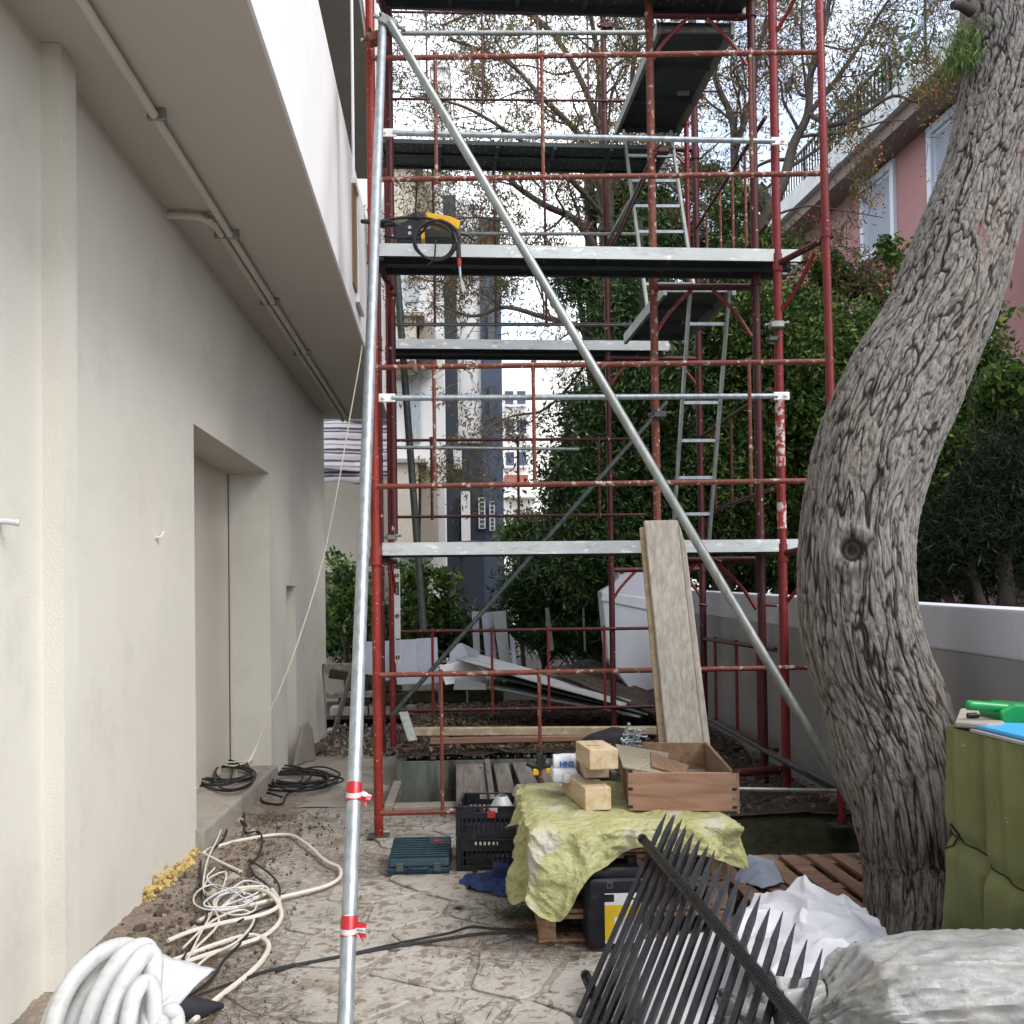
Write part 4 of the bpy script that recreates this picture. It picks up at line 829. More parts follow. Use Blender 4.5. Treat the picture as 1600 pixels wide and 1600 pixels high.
class Tree:
    def __init__(s, seed): s.rr = random.Random(seed); s.mb = MB(); s.tips = []; s.fine = MB()
    def limb(s, pts, r0, r1, lev, nsub, k=5):
        P = crv(pts, k) if len(pts) > 2 else [Vector(p) for p in pts]
        n = len(P); rs = [(r0+(r1-r0)*i/(n-1))*(.75 if lev == 0 else 1) for i in range(n)]
        s.mb.tube(P, rs, 9 if lev == 0 else 5 if lev == 1 else 3, cap=lev == 0)
        if lev >= 3: s.tips.append((P[-1], (P[-1]-P[-2]).normalized())); s.tips.append((P[len(P)//2], (P[-1]-P[-2]).normalized())); return
        rr = s.rr; Ltot = sum((P[i+1]-P[i]).length for i in range(n-1))
        for m in range(nsub):
            t = .25+.75*(m+rr.random())/nsub if lev else .18+.82*(m+rr.random())/nsub
            i = min(n-2, int(t*(n-1))); p = P[i]; d = (P[i+1]-P[i]).normalized()
            q = Vector((rr.gauss(0, 1), rr.gauss(0, .7), rr.gauss(.15, .8))); q = (q-d*q.dot(d)).normalized()
            nd = (d*.65+q*rr.uniform(.5, 1.1)).normalized(); L = (Ltot*rr.uniform(.28, .5) if lev == 0 else Ltot*rr.uniform(.35, .6))
            L = min(L, (2.0, 1.1, .5)[lev]); m_ = 5 if lev < 2 else 3; pt = [p]; cur = nd
            for _ in range(m_):
                cur = (cur+Vector((rr.gauss(0, .28), rr.gauss(0, .28), rr.gauss(.02, .28)))).normalized(); pt.append(pt[-1]+cur*L/m_)
            rb = rs[i]*.42 if lev < 2 else rs[i]*.7
            s.limb(pt, max(rb, .004), max(rb*.3, .0025), lev+1, (6, 4, 0)[lev] if lev < 2 else 0, 3)
def melia(name, base, label, trunk_pts, r0, limbs, seed, leaves, berries, leafL=.075):
    root = thing(name, base, label, 'tree'); T = Tree(seed)
    T.mb.tube(crv(trunk_pts, 6), [r0*(1-.5*i/(6*(len(trunk_pts)-1))) for i in range(6*(len(trunk_pts)-1)+1)], 12)
    for pts, ra, rb, ns in limbs: T.limb([Vector(p) for p in pts], ra, rb, 0, ns)
    build('trunk', T.mb, M['twig'], root, smooth=60)
    tips = T.tips; rr = np.random.RandomState(seed); C = []
    for p, d in tips:
        if rr.rand() > leaves: continue
        n = rr.randint(10, 30); s_ = rr.uniform(.05, .11)
        for k in range(n):
            C.append(np.array(p)+rr.normal(0, s_, 3)*[1, 1, .8]-[0, 0, .05])
    C = np.array(C); U, W = leafaxes(len(C), leafL, leafL*.24, .8); quads('foliage', C, U, W, M['leaf_melia'], root)
    C = []
    for p, d in tips:
        if rr.rand() > berries: continue
        c = np.array(p)
        for k in range(rr.randint(14, 34)): C.append(c+rr.normal(0, .06, 3)-[0, 0, .06])
    if len(C):
        C = np.array(C); U, W = leafaxes(len(C), .022, .03); quads('berries', C, U, W, M['berry'], root)
    return root
def A_(l, Y): return [aty(px, py, Y+dy) for px, py, dy in l]
b0 = atz(958, 1050, .2)
melia('melia_tree', Vector((aty(960, 940, 13).x, 13, .2)), 'bare limbed bead tree with brown tufts, filling the sky behind the middle of the scaffold',
      [aty(962, 1080, 13), aty(965, 900, 13), aty(957, 700, 13), aty(955, 540, 13), aty(950, 400, 13), aty(947, 300, 13)], .19,
      [(A_([(955, 560, 0), (905, 512, -.3), (850, 496, -.6), (790, 480, -.9), (740, 494, -1.2), (690, 478, -1.4)], 13), .06, .015, 10),
       (A_([(952, 430, 0), (905, 350, -.2), (850, 320, -.4), (800, 285, -.5), (765, 240, -.8), (700, 225, -1)], 13), .075, .02, 12),
       (A_([(950, 340, 0), (925, 250, -.2), (900, 205, -.3), (845, 150, -.5), (790, 95, -.5), (700, 60, -.6)], 13), .075, .02, 13),
       (A_([(948, 320, 0), (945, 230, .2), (900, 110, .2), (840, 30, .1), (760, 15, 0), (690, 40, 0)], 13), .07, .02, 13),
       (A_([(948, 310, 0), (940, 180, .3), (930, 60, .4), (900, -60, .4)], 13), .075, .03, 9),
       (A_([(948, 300, 0), (985, 200, .2), (990, 90, .3), (1010, -40, .4)], 13), .07, .03, 9),
       (A_([(950, 380, 0), (1000, 290, .3), (1050, 220, .4), (1070, 120, .5), (1080, 20, .5)], 13), .07, .03, 10),
       (A_([(952, 440, 0), (880, 410, .3), (820, 430, .6), (760, 420, .7), (690, 440, .8), (640, 430, .8)], 13), .045, .012, 10),
       (A_([(955, 500, 0), (900, 590, -.3), (850, 640, -.5), (800, 650, -.6), (740, 680, -.8)], 13), .03, .01, 6),
       (A_([(955, 350, 0), (880, 270, -.8), (800, 210, -1.2), (720, 165, -1.5), (640, 150, -1.6)], 13), .05, .012, 10)], 11, .42, .035)
melia('melia_tree', Vector((aty(1160, 940, 12).x, 12.2, .2)), 'bead tree with forked pale limbs and orange berries, right of the ladders',
      [aty(1120, 1080, 12.2), aty(1130, 900, 12.2), aty(1140, 700, 12.2), aty(1155, 540, 12.2), aty(1168, 420, 12.2), aty(1185, 355, 12.2)], .15,
      [(A_([(1185, 360, 0), (1222, 290, 0), (1240, 225, 0), (1262, 178, 0), (1268, 110, 0), (1290, 40, 0), (1300, -50, 0)], 12.2), .10, .03, 12),
       (A_([(1262, 178, 0), (1300, 195, -.3), (1345, 180, -.5), (1395, 150, -.8), (1440, 158, -1), (1490, 110, -1.2)], 12.2), .045, .012, 8),
       (A_([(1258, 185, 0), (1310, 120, 0), (1350, 60, 0), (1385, 5, 0), (1420, -40, 0)], 12.2), .05, .012, 9),
       (A_([(1180, 370, 0), (1150, 270, .3), (1145, 190, .4), (1120, 130, .5), (1105, 50, .6), (1110, -40, .6)], 12.2), .08, .03, 12),
       (A_([(1150, 230, .3), (1175, 150, .3), (1185, 80, .3), (1210, 10, .3), (1225, -60, .3)], 12.2), .055, .02, 11),
       (A_([(1200, 340, 0), (1260, 322, -.4), (1320, 330, -.8), (1380, 340, -1.2)], 12.2), .02, .006, 4),
       (A_([(1165, 420, 0), (1110, 330, 0), (1060, 300, .2), (1020, 260, .3), (990, 230, .4)], 12.2), .06, .015, 10),
       (A_([(1170, 410, 0), (1250, 410, -.4), (1310, 385, -.8), (1350, 400, -1.2)], 12.2), .018, .006, 3)], 23, .26, .06)
def crown(root, blobs, n, L, Wd, mat, name='crown', shell=.55):
    """leaf clumps through lumpy ellipsoids; blobs: (centre, radii)"""
    tot = sum(b[1][0]*b[1][1]*b[1][2] for b in blobs)**1.0; Cs = []
    for c, r in blobs:
        k = max(60, int(n*r[0]*r[1]*r[2]/tot)); ncl = max(12, k//55)
        d = randunit(ncl); rad = (shell+(1-shell)*np.random.rand(ncl, 1)**.6); rad *= 1+.22*np.sin(d[:, :1]*7+c[0])*np.cos(d[:, 2:]*6)
        cc = np.array(c)+d*rad*np.array(r); idx = np.random.randint(0, ncl, k)
        sz = np.random.uniform(.06, .17, (ncl, 1))*(.6+.5*max(r))
        Cs.append(cc[idx]+np.random.normal(size=(k, 3))*sz[idx])
        k2 = k//3; Cs.append(np.array(c)+randunit(k2)*np.random.rand(k2, 1)**.4*np.array(r)*.75)
    C = np.concatenate(Cs); U, W = leafaxes(len(C), L, Wd, .35); return quads(name, C, U, W, mat, root)
def bush(name, px, Y, label, blobs, n, L, Wd, mat, tr=.09, bark='darkbark', cat='tree', z0=.2, stems=5):
    x = aty(px, 940, Y).x; root = thing(name, (x, Y, z0), label, cat); mb = MB()
    B = [(np.array(aty(p, y, Y+dy)), (rx*Y/1600, rd, rz*Y/1600)) for (p, y, dy, rx, rz, rd) in blobs]
    rr = random.Random(px)
    zt = max(c[2] for c, r in B)
    mb.tube(crv([(x, Y, z0-.3), (x+rr.uniform(-.1, .1), Y, z0+(zt-z0)*.4), (x+rr.uniform(-.2, .2), Y, zt)], 6), [tr*(1-.6*i/12) for i in range(13)], 9)
    for k, (c, r) in enumerate(B[:12]):
        s = Vector((x, Y, z0+(c[2]-z0)*.45)); mb.tube(crv([s, s.lerp(Vector(c), .5)+V(rr.uniform(-.15, .15), 0, .1), Vector(c)], 4), [tr*.45, tr*.42, tr*.4, tr*.36, tr*.33, tr*.3, tr*.25, tr*.2, tr*.15], 6)
    build('trunk', mb, M[bark], root, smooth=60); crown(root, B, n, L, Wd, M[mat]); return root
# dense evergreen masses behind the scaffold and the yard wall
bush('evergreen_tree', 1000, 11.6, 'dense dark evergreen directly behind the ladders and leaning boards',
     [(1010, 620, 0, 95, 110, .8), (930, 760, 0, 75, 110, .7), (1060, 780, .2, 110, 130, .8), (960, 880, 0, 110, 70, .6), (1110, 620, .3, 80, 90, .7), (900, 640, .4, 40, 50, .4), (1080, 480, .3, 95, 60, .6), (960, 480, .3, 50, 60, .5), (880, 790, .2, 40, 80, .4), (1010, 370, .6, 60, 60, .5)], 62000, .075, .026, 'leaf_dark')
bush('evergreen_tree', 1190, 11.4, 'ivy covered evergreen between the right scaffold posts and the pine trunk',
     [(1180, 520, 0, 70, 80, .7), (1255, 490, .2, 50, 45, .5), (1220, 640, 0, 90, 110, .7), (1160, 740, 0, 80, 100, .6), (1280, 560, 0, 70, 90, .6), (1240, 800, .1, 90, 90, .6), (1190, 400, .4, 60, 50, .5), (1150, 320, .5, 45, 40, .4)], 52000, .07, .030, 'leaf_mid')
bush('evergreen_tree', 1390, 10.6, 'ivy mass under the pink house windows, left of the leaning pine',
     [(1350, 540, 0, 60, 50, .6), (1310, 600, 0, 70, 90, .6), (1400, 500, .2, 50, 30, .4), (1400, 590, 0, 80, 90, .6), (1350, 720, 0, 90, 90, .6), (1440, 700, 0, 80, 100, .6)], 36000, .07, .030, 'leaf_mid')
bush('evergreen_tree', 1520, 9.6, 'green ivy hanging right of the pine trunk below the pink house',
     [(1510, 560, .2, 45, 40, .4), (1540, 650, 0, 70, 60, .5), (1480, 720, 0, 60, 80, .5), (1570, 600, 0, 40, 25, .4), (1500, 800, 0, 80, 70, .5), (1600, 700, 0, 60, 80, .5)], 30000, .07, .030, 'leaf_mid')
bush('conifer_tree', 1560, 8.6, 'dark drooping conifer at the right edge behind the white wall',
     [(1570, 760, 0, 60, 80, .6), (1520, 830, 0, 60, 60, .5), (1600, 880, .2, 70, 60, .5), (1460, 880, .6, 60, 60, .6), (1640, 740, .2, 60, 110, .6)], 26000, .10, .012, 'leaf_pine', .12)
bush('evergreen_tree', 1250, 13.6, 'shadowy evergreen backdrop behind the yard wall',
     [(1120, 880, 0, 110, 60, .9), (1260, 880, 0, 120, 70, .9), (1400, 880, 0, 120, 80, .9), (1000, 760, .6, 160, 150, .8), (1180, 700, .4, 160, 160, .9), (1340, 740, .2, 140, 140, .9), (1500, 780, .2, 160, 140, .9), (1060, 560, .8, 120, 100, .8)], 52000, .11, .05, 'leaf_dark', .16)
bush('conifer_tree', 940, 15.2, 'tall dark conifer trunk and boughs rising behind the bead tree',
     [(958, 420, 0, 30, 60, .4), (1010, 330, 0, 60, 50, .5), (950, 320, 0, 55, 30, .4), (900, 440, 0, 40, 30, .4), (1060, 380, 0, 50, 40, .4), (1130, 400, 0, 50, 45, .4), (990, 470, 0, 60, 40, .5), (1090, 280, .3, 40, 25, .3)], 22000, .12, .03, 'leaf_dark', .2)
# oleander, shrubs
bush('oleander_shrub', 855, 14.2, 'tall dark oleander beside the slate building, behind the back wall',
     [(850, 900, 0, 50, 60, .6), (890, 840, 0, 40, 60, .5), (820, 930, 0, 45, 50, .5), (870, 960, 0, 60, 40, .5), (930, 920, .2, 50, 70, .5), (905, 970, 0, 60, 40, .4)], 22000, .13, .022, 'leaf_dark', .05, cat='shrub')
bush('hedge_shrub', 820, 18, 'rounded light green shrub in the sunny gap beside the slate building',
     [(822, 830, 0, 34, 26, .5), (835, 860, 0, 34, 30, .5), (806, 850, 0, 18, 25, .3)], 7000, .09, .04, 'leaf_mid', .05, cat='shrub')
bush('magnolia_shrub', 655, 13.6, 'broad leaved shrub growing beside the spirit level, behind the left posts',
     [(650, 920, 0, 34, 40, .35), (675, 960, 0, 30, 30, .3), (640, 975, 0, 34, 24, .3), (690, 905, .1, 22, 26, .25), (625, 890, 0, 16, 18, .2)], 1300, .13, .055, 'leaf_mid', .03, cat='shrub')
bush('magnolia_shrub', 545, 13.4, 'leafy shrub under the striped awning beside the cream wall corner',
     [(545, 900, 0, 26, 34, .3), (530, 950, 0, 24, 40, .3), (560, 945, 0, 24, 45, .3), (525, 880, 0, 12, 20, .2)], 1300, .12, .05, 'leaf_mid', .025, cat='shrub')
bush('hedge_shrub', 545, 14.4, 'dark low hedge below the striped awning',
     [(530, 985, 0, 50, 40, .3), (580, 990, 0, 50, 40, .3), (640, 1000, 0, 60, 34, .3), (700, 985, 0, 50, 34, .3), (760, 985, .1, 50, 30, .3)], 12000, .1, .04, 'leaf_dark', .03, cat='hedge')
bush('yucca_shrub', 900, 13.4, 'spiky dark plants at the foot of the oleander',
     [(880, 1000, 0, 30, 20, .2), (920, 1000, 0, 30, 22, .2), (850, 1000, 0, 26, 18, .2), (775, 990, 0, 30, 22, .2)], 2600, .22, .02, 'leaf_dark', .02, cat='shrub')
bush('hanging_vine', 1390, 8.8+3, 'loose ivy sprays climbing over the lower pink house windows',
     [(1390, 400, 0, 14, 26, .15), (1375, 470, 0, 20, 22, .15), (1350, 450, 0, 24, 20, .2), (1420, 440, -.2, 16, 18, .15), (1300, 430, 0, 30, 26, .2)], 2600, .09, .045, 'leaf_mid', .02, cat='vine')
bush('hanging_vine', 1552, 9.0, 'ivy sprays beside the blue shutter right of the pine',
     [(1550, 490, 0, 10, 18, .1), (1565, 600, 0, 26, 14, .15), (1595, 590, 0, 16, 10, .1)], 700, .09, .05, 'leaf_mid', .015, cat='vine')
# ================================================================ LOOSE THINGS
def obox(name, c, d, rz, mat, parent=None, bevel=.004, tilt=None, **k):
    Mx = Matrix.Rotation(rz, 3, 'Z')
    if tilt: Mx = Mx @ Matrix.Rotation(tilt[0], 3, 'X') @ Matrix.Rotation(tilt[1], 3, 'Y')
    mb = MB(); mb.box(c, d, Mx); return build(name, mb, M[mat], parent, bevel=bevel, **k)
# two boards leaning on the lowest deck
def lean_board(tl, tr, bl, br, Yt, zb, th, label, Yb):
    a = aty(*tl, Yt); b = aty(*tr, Yt); c = atz(*br, zb) if Yb is None else aty(*br, Yb); d = aty(*bl, Yb)
    n = (b-a).cross(c-b).normalized(); n = n if n.y > 0 else -n
    mb = MB(); mb.prism([a, b, c, d], n*th); return tag(build('board', mb, M['board'], bevel=.006), label, 'board')
lean_board((1006, 813), (1059, 812), (1052, 1262), (1110, 1262), 6.62, 0, .035, 'wide dusty board on top of the pair leaning against the lowest deck', 6.12)
mb = MB(); a = aty(1059, 812, 6.62); b = aty(1072, 852, 6.56); c = aty(1110, 1262, 6.12); 
mb.prism([a, b, aty(1122, 1262, 6.12), c], (0, .035, 0)); tag(build('board', mb, M['board'], bevel=.004), 'narrow chamfered board standing tight against the right edge of the leaning pair', 'board')
mb = MB(); mb.prism([aty(1000, 824, 6.67), aty(1040, 824, 6.67), aty(1100, 1262, 6.2), aty(1040, 1262, 6.2)], (0, .04, 0)); tag(build('board', mb, M['pine'], bevel=.005), 'rear board of the leaning pair, its orange edge showing at the left', 'board')
# planks across the pit
def pplank(p0, p1, wd, label, z0=.03, z1=.22, mat='oldwood', th=.03):
    a = atz(*p0, z0); b = atz(*p1, z1); mb = MB(); mb.beam(a, b, wd, th); return tag(build('plank', mb, M[mat], bevel=.004), label, 'plank')
pplank((738, 1262), (732, 1160), .235, 'widest weathered plank bridging the pit, leftmost of the row', .045, .225)
pplank((771, 1262), (757, 1160), .045, 'thin pale lath between the planks over the pit', .06, .24)
pplank((797, 1262), (775, 1160), .13, 'weathered plank bridging the pit right of the thin lath', .045, .225)
pplank((838, 1255), (800, 1162), .14, 'grey plank over the pit beside the yellow tarp', .045, .225)
pplank((868, 1250), (838, 1165), .10, 'rightmost dark plank over the pit, half hidden by the tarp', .06, .225)
pplank((900, 1240), (868, 1168), .12, 'dark plank end behind the white tubs', .05, .225)
pplank((738, 1153), (793, 1176), .03, 'bent black lath lying across the far ends of the pit planks', .27, .27, 'iron', .02)
# timber beams and slabs behind the pit
def bar(p0, p1, Y0, Y1, wd, ht, mat, name, label, cat):
    mb = MB(); mb.beam(aty(*p0, Y0), aty(*p1, Y1), wd, ht); return tag(build(name, mb, M[mat], bevel=.006), label, cat)
bar((640, 1143), (1032, 1141), 9.25, 9.35, .10, .07, 'wood', 'timber_beam', 'long squared timber lying on the soil just behind the pit', 'timber')
bar((672, 1158), (960, 1152), 9.05, 9.1, .07, .05, 'drawer', 'timber_beam', 'thin reddish timber lying in front of the longer squared one', 'timber')
bar((510, 1086), (600, 1084), 10.8, 10.9, .12, .06, 'oldwood', 'timber_beam', 'pale plank lying behind the raking strut at the house corner', 'timber')
bar((505, 1045), (620, 1043), 12.2, 12.2, .12, .12, 'oldwood', 'timber_beam', 'dark sleeper across the far end of the side path', 'timber')
bar((515, 1052), (600, 1065), 11.6, 11.6, .10, .10, 'moss', 'timber_beam', 'mossy sleeper lying below the dark one at the path end', 'timber')
bar((1178, 1176), (1216, 1208), 7.6, 7.1, .04, .03, 'galv_dark', 'metal_profile', 'grey metal profile on the soil bed behind the right post', 'profile')
bar((1105, 1122), (1300, 1232), 8.3, 6.3, .035, .03, 'galv_dark', 'metal_profile', 'long grey metal profile along the foot of the yard wall', 'profile')
bar((630, 1112), (645, 1158), 9.0, 8.8, .09, .012, 'galv', 'metal_profile', 'short bent metal strip at the left rim of the pit', 'profile')
# white boards and panels stacked at the back
def panel(pts, Y, dy, mat, label, th=.02, name='panel'):
    P = [aty(px, py, Y+(dy if i in (0, 1) else 0)) for i, (px, py) in enumerate(pts)]
    mb = MB(); mb.prism(P, (0, th, 0)); return tag(build(name, mb, M[mat], bevel=.003), label, 'panel')
panel([(560, 1003), (618, 1001), (620, 1062), (566, 1066)], 11.9, .2, 'blue_white', 'bluish white panel seen behind the front left post')
panel([(618, 1000), (650, 999), (654, 1068), (620, 1070)], 11.7, .25, 'blue_white', 'tall bluish panel leaning left of the dark cross tube')
panel([(650, 998), (683, 996), (686, 1066), (654, 1072)], 11.8, .25, 'blue_white', 'lilac white panel leaning right of the dark cross tube')
panel([(737, 956), (748, 955), (752, 1066), (742, 1066)], 12.3, .2, 'marble', 'narrow grey panel, leftmost of the tall stack by the slate building')
panel([(752, 958), (770, 956), (778, 1060), (762, 1062)], 12.2, .25, 'blue_white', 'upright white panel in the middle of the tall stack')
panel([(769, 956), (790, 954), (800, 1062), (786, 1066)], 12.0, .3, 'marble', 'pale panel at the right end of the tall stack')
panel([(796, 990), (803, 998), (808, 1040), (801, 1040)], 11.9, .2, 'blue_white', 'thin white strip leaning beside the tall stack')
panel([(704, 1008), (722, 1005), (748, 1018), (744, 1052), (700, 1050)], 11.5, .1, 'blue_white', 'curled white sheet lying against the panel stack')
panel([(686, 1040), (740, 1030), (760, 1062), (696, 1070)], 11.2, .2, 'white_sack', 'crumpled white sheet on the rubble below the panels')
panel([(708, 1078), (712, 1060), (758, 1068), (760, 1078)], 10.9, .1, 'marble', 'pale broken board lying in front of the panels')
panel([(852, 950), (858, 950), (866, 1016), (856, 1018)], 12.6, .2, 'marble', 'white strip standing against the oleander')
panel([(910, 948), (913, 948), (916, 1018), (913, 1018)], 12.6, .2, 'board', 'thin pale stick standing against the oleander')
# corrugated sheets in a heap
def corr(c0, c1, c2, n, mat, label):
    a, b, c = c0, c1, c2; mb = MB()
    mb.grid(lambda u, v: a.lerp(b, u)+(c-a)*v+V(0, 0, .018*math.sin(v*n*2*math.pi)+.01*noise.noise(Vector((u*3, v*3, n)))), 14, n*6+1)
    return tag(build('corrugated_sheet', mb, M[mat], smooth=60, solid=.004), label, 'sheet')
corr(aty(712, 1030, 11.2), aty(975, 1105, 9.7), aty(745, 1022, 11.9), 6, 'marble', 'topmost corrugated sheet of the heap, pale at its curled end')
corr(aty(742, 1050, 11.0), aty(1012, 1118, 9.6), aty(800, 1044, 11.9), 7, 'galv_dark', 'middle corrugated sheet of the heap, dark and sagging')
corr(aty(850, 1045, 10.9), aty(1028, 1120, 9.6), aty(925, 1030, 11.9), 7, 'soil', 'dirty corrugated sheet at the right of the heap, covered in leaves')
corr(aty(760, 1075, 10.6), aty(1000, 1122, 9.5), aty(820, 1062, 11.6), 6, 'galv_dark', 'lowest corrugated sheet of the heap, mostly in shade')
# spirit level hanging at the back left post
sp = thing('spirit_level', aty(620, 1036, 9.4), 'pale spirit level hanging upright beside the back left post', 'spirit level')
a = aty(620, 889, 9.4); b = aty(620.5, 1036, 9.4); wv = (aty(625, 960, 9.4)-aty(615.5, 960, 9.4)).length
mb = MB()
H_l = a.z-b.z; x = a.x
def seg(z0, z1, x0=-wv/2, x1=wv/2): mb.span((x+x0, 9.385, b.z+z0*H_l), (x+x1, 9.415, b.z+z1*H_l))
seg(0, .10, -wv/2, wv/2); seg(.10, .26, -wv/2, -wv*.3); seg(.10, .26, wv*.3, wv/2); seg(.26, .72); seg(.72, .86, -wv/2, -wv*.3); seg(.72, .86, wv*.3, wv/2); seg(.86, 1)
build('body', mb, M['deck'], sp, bevel=.003)
for t in (.06, .93, .50):
    mb = MB(); mb.tube([(x, 9.378, b.z+t*H_l), (x, 9.42, b.z+t*H_l)], wv*.36, 12); v_ = build('vial', mb, M['black_plastic'], sp, smooth=True)
    mb = MB(); mb.tube([(x, 9.374, b.z+t*H_l-.012), (x, 9.374, b.z+t*H_l+.012)], wv*.08, 6); build('bubble', mb, M['yellow_plastic'], v_)
# power tool with hose coil on the middle deck
pt = thing('demolition_hammer', aty(665, 378, 7.05), 'black and yellow power hammer with a coiled black cable on the middle deck', 'power tool')
zd = L2
def pp_(px, py, Y): return aty(px, py, Y)
mb = MB()
poly = [(618, 374), (614, 352), (636, 345), (642, 333), (652, 330), (658, 345), (664, 374)]
mb.prism([pp_(*p, 7.0) for p in poly][::-1], (0, .10, 0)); build('motor_housing', mb, M['black_plastic'], pt, bevel=.008, seg=2)
mb = MB(); mb.prism([pp_(*p, 6.99) for p in ((664, 372), (664, 358), (676, 356), (704, 362), (708, 372))][::-1], (0, .13, 0)); build('gear_housing', mb, M['rubber'], pt, bevel=.01, seg=2)
mb = MB(); mb.prism([pp_(*p, 6.97) for p in ((664, 331), (702, 337), (719, 344), (717, 358), (690, 349), (668, 342))][::-1], (0, .14, 0)); build('cover', mb, M['yellow_plastic'], pt, bevel=.008, seg=2)
mb = MB(); mb.prism([pp_(*p, 6.98) for p in ((658, 350), (662, 350), (664, 373), (658, 373))][::-1], (0, .12, 0)); build('yellow_band', mb, M['yellow_plastic'], pt, bevel=.003)
mb = MB(); mb.prism([pp_(*p, 6.98) for p in ((708, 352), (719, 350), (720, 375), (712, 375))][::-1], (0, .12, 0)); build('end_cap', mb, M['galv_dark'], pt, bevel=.005)
for py in (355, 364):
    mb = MB(); c = pp_(640, py, 6.985); mb.tube([c, c+V(0, .02, 0)], .012, 10); build('bolt', mb, M['galv_new'], pt)
mb = MB(); mb.tube(crv([pp_(566, 346, 6.6), pp_(585, 347, 6.75), pp_(605, 346, 6.95), pp_(622, 352, 7.02)], 5), .014, 8); mb.tube(crv([pp_(597, 352, 6.9), pp_(612, 350, 7.0), pp_(628, 354, 7.02)], 4), .02, 8); build('handle', mb, M['rubber'], pt, smooth=True)
mb = MB(); rr = random.Random(9)
pts = []
for k in range(60):
    t = k/26; a_ = t*2*math.pi; rx, ry = 32+4*math.sin(t*2.1), 30+3*math.cos(t*1.7); pts.append(pp_(681+rx*math.cos(a_)+3*math.sin(t*3), 374+ry*math.sin(a_)+t*1.5, 6.78+.03*t/3))
mb.tube(pts, .0085, 7)
mb.tube(crv([pp_(600, 343, 7), pp_(640, 340, 7.0), pp_(672, 342, 6.95), pp_(700, 352, 6.85), pp_(712, 372, 6.76), pp_(716, 395, 6.74)], 5), .009, 7)
mb.tube(crv([pp_(600, 369, 6.95), pp_(625, 372, 6.9), pp_(655, 366, 6.9), pp_(670, 350, 6.85), pp_(690, 344, 6.85), pp_(708, 360, 6.8), pp_(716, 372, 6.78)], 5), .009, 7)
mb.tube(crv([pp_(681, 376, 6.8), pp_(680, 388, 6.76), pp_(679, 400, 6.74), pp_(674, 410, 6.74), pp_(668, 414, 6.74)], 5), .006, 6)
build('power_cable', mb, M['rubber'], pt, smooth=True)
mb = MB(); mb.tube(crv([pp_(708, 342, 7.3), pp_(750, 340, 7.35), pp_(790, 346, 7.4)], 5), .006, 6); build('cable_end', mb, M['rubber'], pt, smooth=True)
mb = MB(); mb.tube(crv([pp_(716, 366, 7.1), pp_(730, 368, 7.1), pp_(742, 376, 7.1)], 5), .009, 6)
build('cable_end', mb, M['rubber'], pt, smooth=True)
ch = thing('flat_chisel', pp_(718, 432, 6.74), 'chisel with a red collar hanging from the cable below the middle deck', 'chisel')
mb = MB(); mb.tube([pp_(716, 380, 6.74), pp_(717, 404, 6.74)], .016, 10); build('shank', mb, M['rubber'], ch, smooth=True)
mb = MB(); mb.tube([pp_(717, 404, 6.74), pp_(718, 416, 6.74)], .015, 10); build('collar', mb, M['red_flat'], ch, smooth=True)
mb = MB(); mb.tube([pp_(718, 416, 6.74), pp_(719.5, 434, 6.74)], [.010, .008], 8); mb.prism([pp_(719, 434, 6.74), pp_(722, 434, 6.74), pp_(729, 455, 6.74), pp_(722, 456, 6.74)][::-1], (0, .01, 0)); build('blade', mb, M['galv_new'], ch)
# white cord hanging from the balcony
mb = MB(); C0 = [aty(547, 225, 7.5)+V(.02, 0, 0), aty(559, 340, 8.6), aty(562, 500, 8.9), aty(566, 530, 9.0), aty(563, 560, 8.9), aty(547, 650, 8.6), aty(528, 760, 8.2), aty(503, 880, 7.9), aty(470, 990, 7.7), aty(440, 1070, 7.6), aty(418, 1120, 7.6), aty(400, 1168, 7.6), aty(388, 1192, 7.5)]
mb.tube(crv(C0[3:], 5), .0058, 6); mb.tube([aty(566, 532, 9.0), aty(568, 500, 9.02), aty(566, 470, 9.0)], .004, 5); tag(build('cord', mb, M['cream_cable'], smooth=True), 'thin white cord hanging slack from the balcony down to the door step', 'cord')
# ---- cables on the ground at the left
def gcable(name, px, z, r, mat, label, cat='cable', k=6, n=7, zf=None):
    P = [atz(p[0], p[1], (p[2] if len(p) > 2 else z)) for p in px]; mb = MB(); C = crv(P, k); mb.tube(C, r, n); return tag(build(name, mb, M[mat], smooth=True), label, cat)
# loop of thick cream cable
gcable('cream_cable', [(240, 1530, .02), (300, 1500), (370, 1478), (420, 1458), (440, 1428), (420, 1395, .05), (380, 1392), (345, 1420), (310, 1440)], .014, .011, 'cream_cable', 'cream cable curving in front of the white hose coil')
gcable('cream_cable', [(300, 1597), (340, 1560), (385, 1525), (410, 1500), (420, 1478), (408, 1465), (385, 1462), (340, 1475), (300, 1490), (268, 1502)], .014, .012, 'cream_cable', 'thick cream cable making the nearest loop over the paving')
gcable('cream_cable', [(376, 1362), (350, 1350), (322, 1336), (318, 1334), (330, 1326), (380, 1312), (448, 1304), (480, 1320), (508, 1345), (530, 1356), (530, 1372), (505, 1386), (440, 1402), (410, 1410), (355, 1422), (338, 1420), (340, 1404), (365, 1390), (410, 1386), (418, 1394), (380, 1412)], .014, .011, 'cream_cable', 'cream cable spread in the widest loop towards the red post')
gcable('cream_cable', [(262, 1470), (300, 1455), (350, 1442), (400, 1432), (430, 1420), (436, 1408), (425, 1390)], .03, .011, 'cream_cable', 'cream cable running from the foam along the rubble')
rr = random.Random(12)
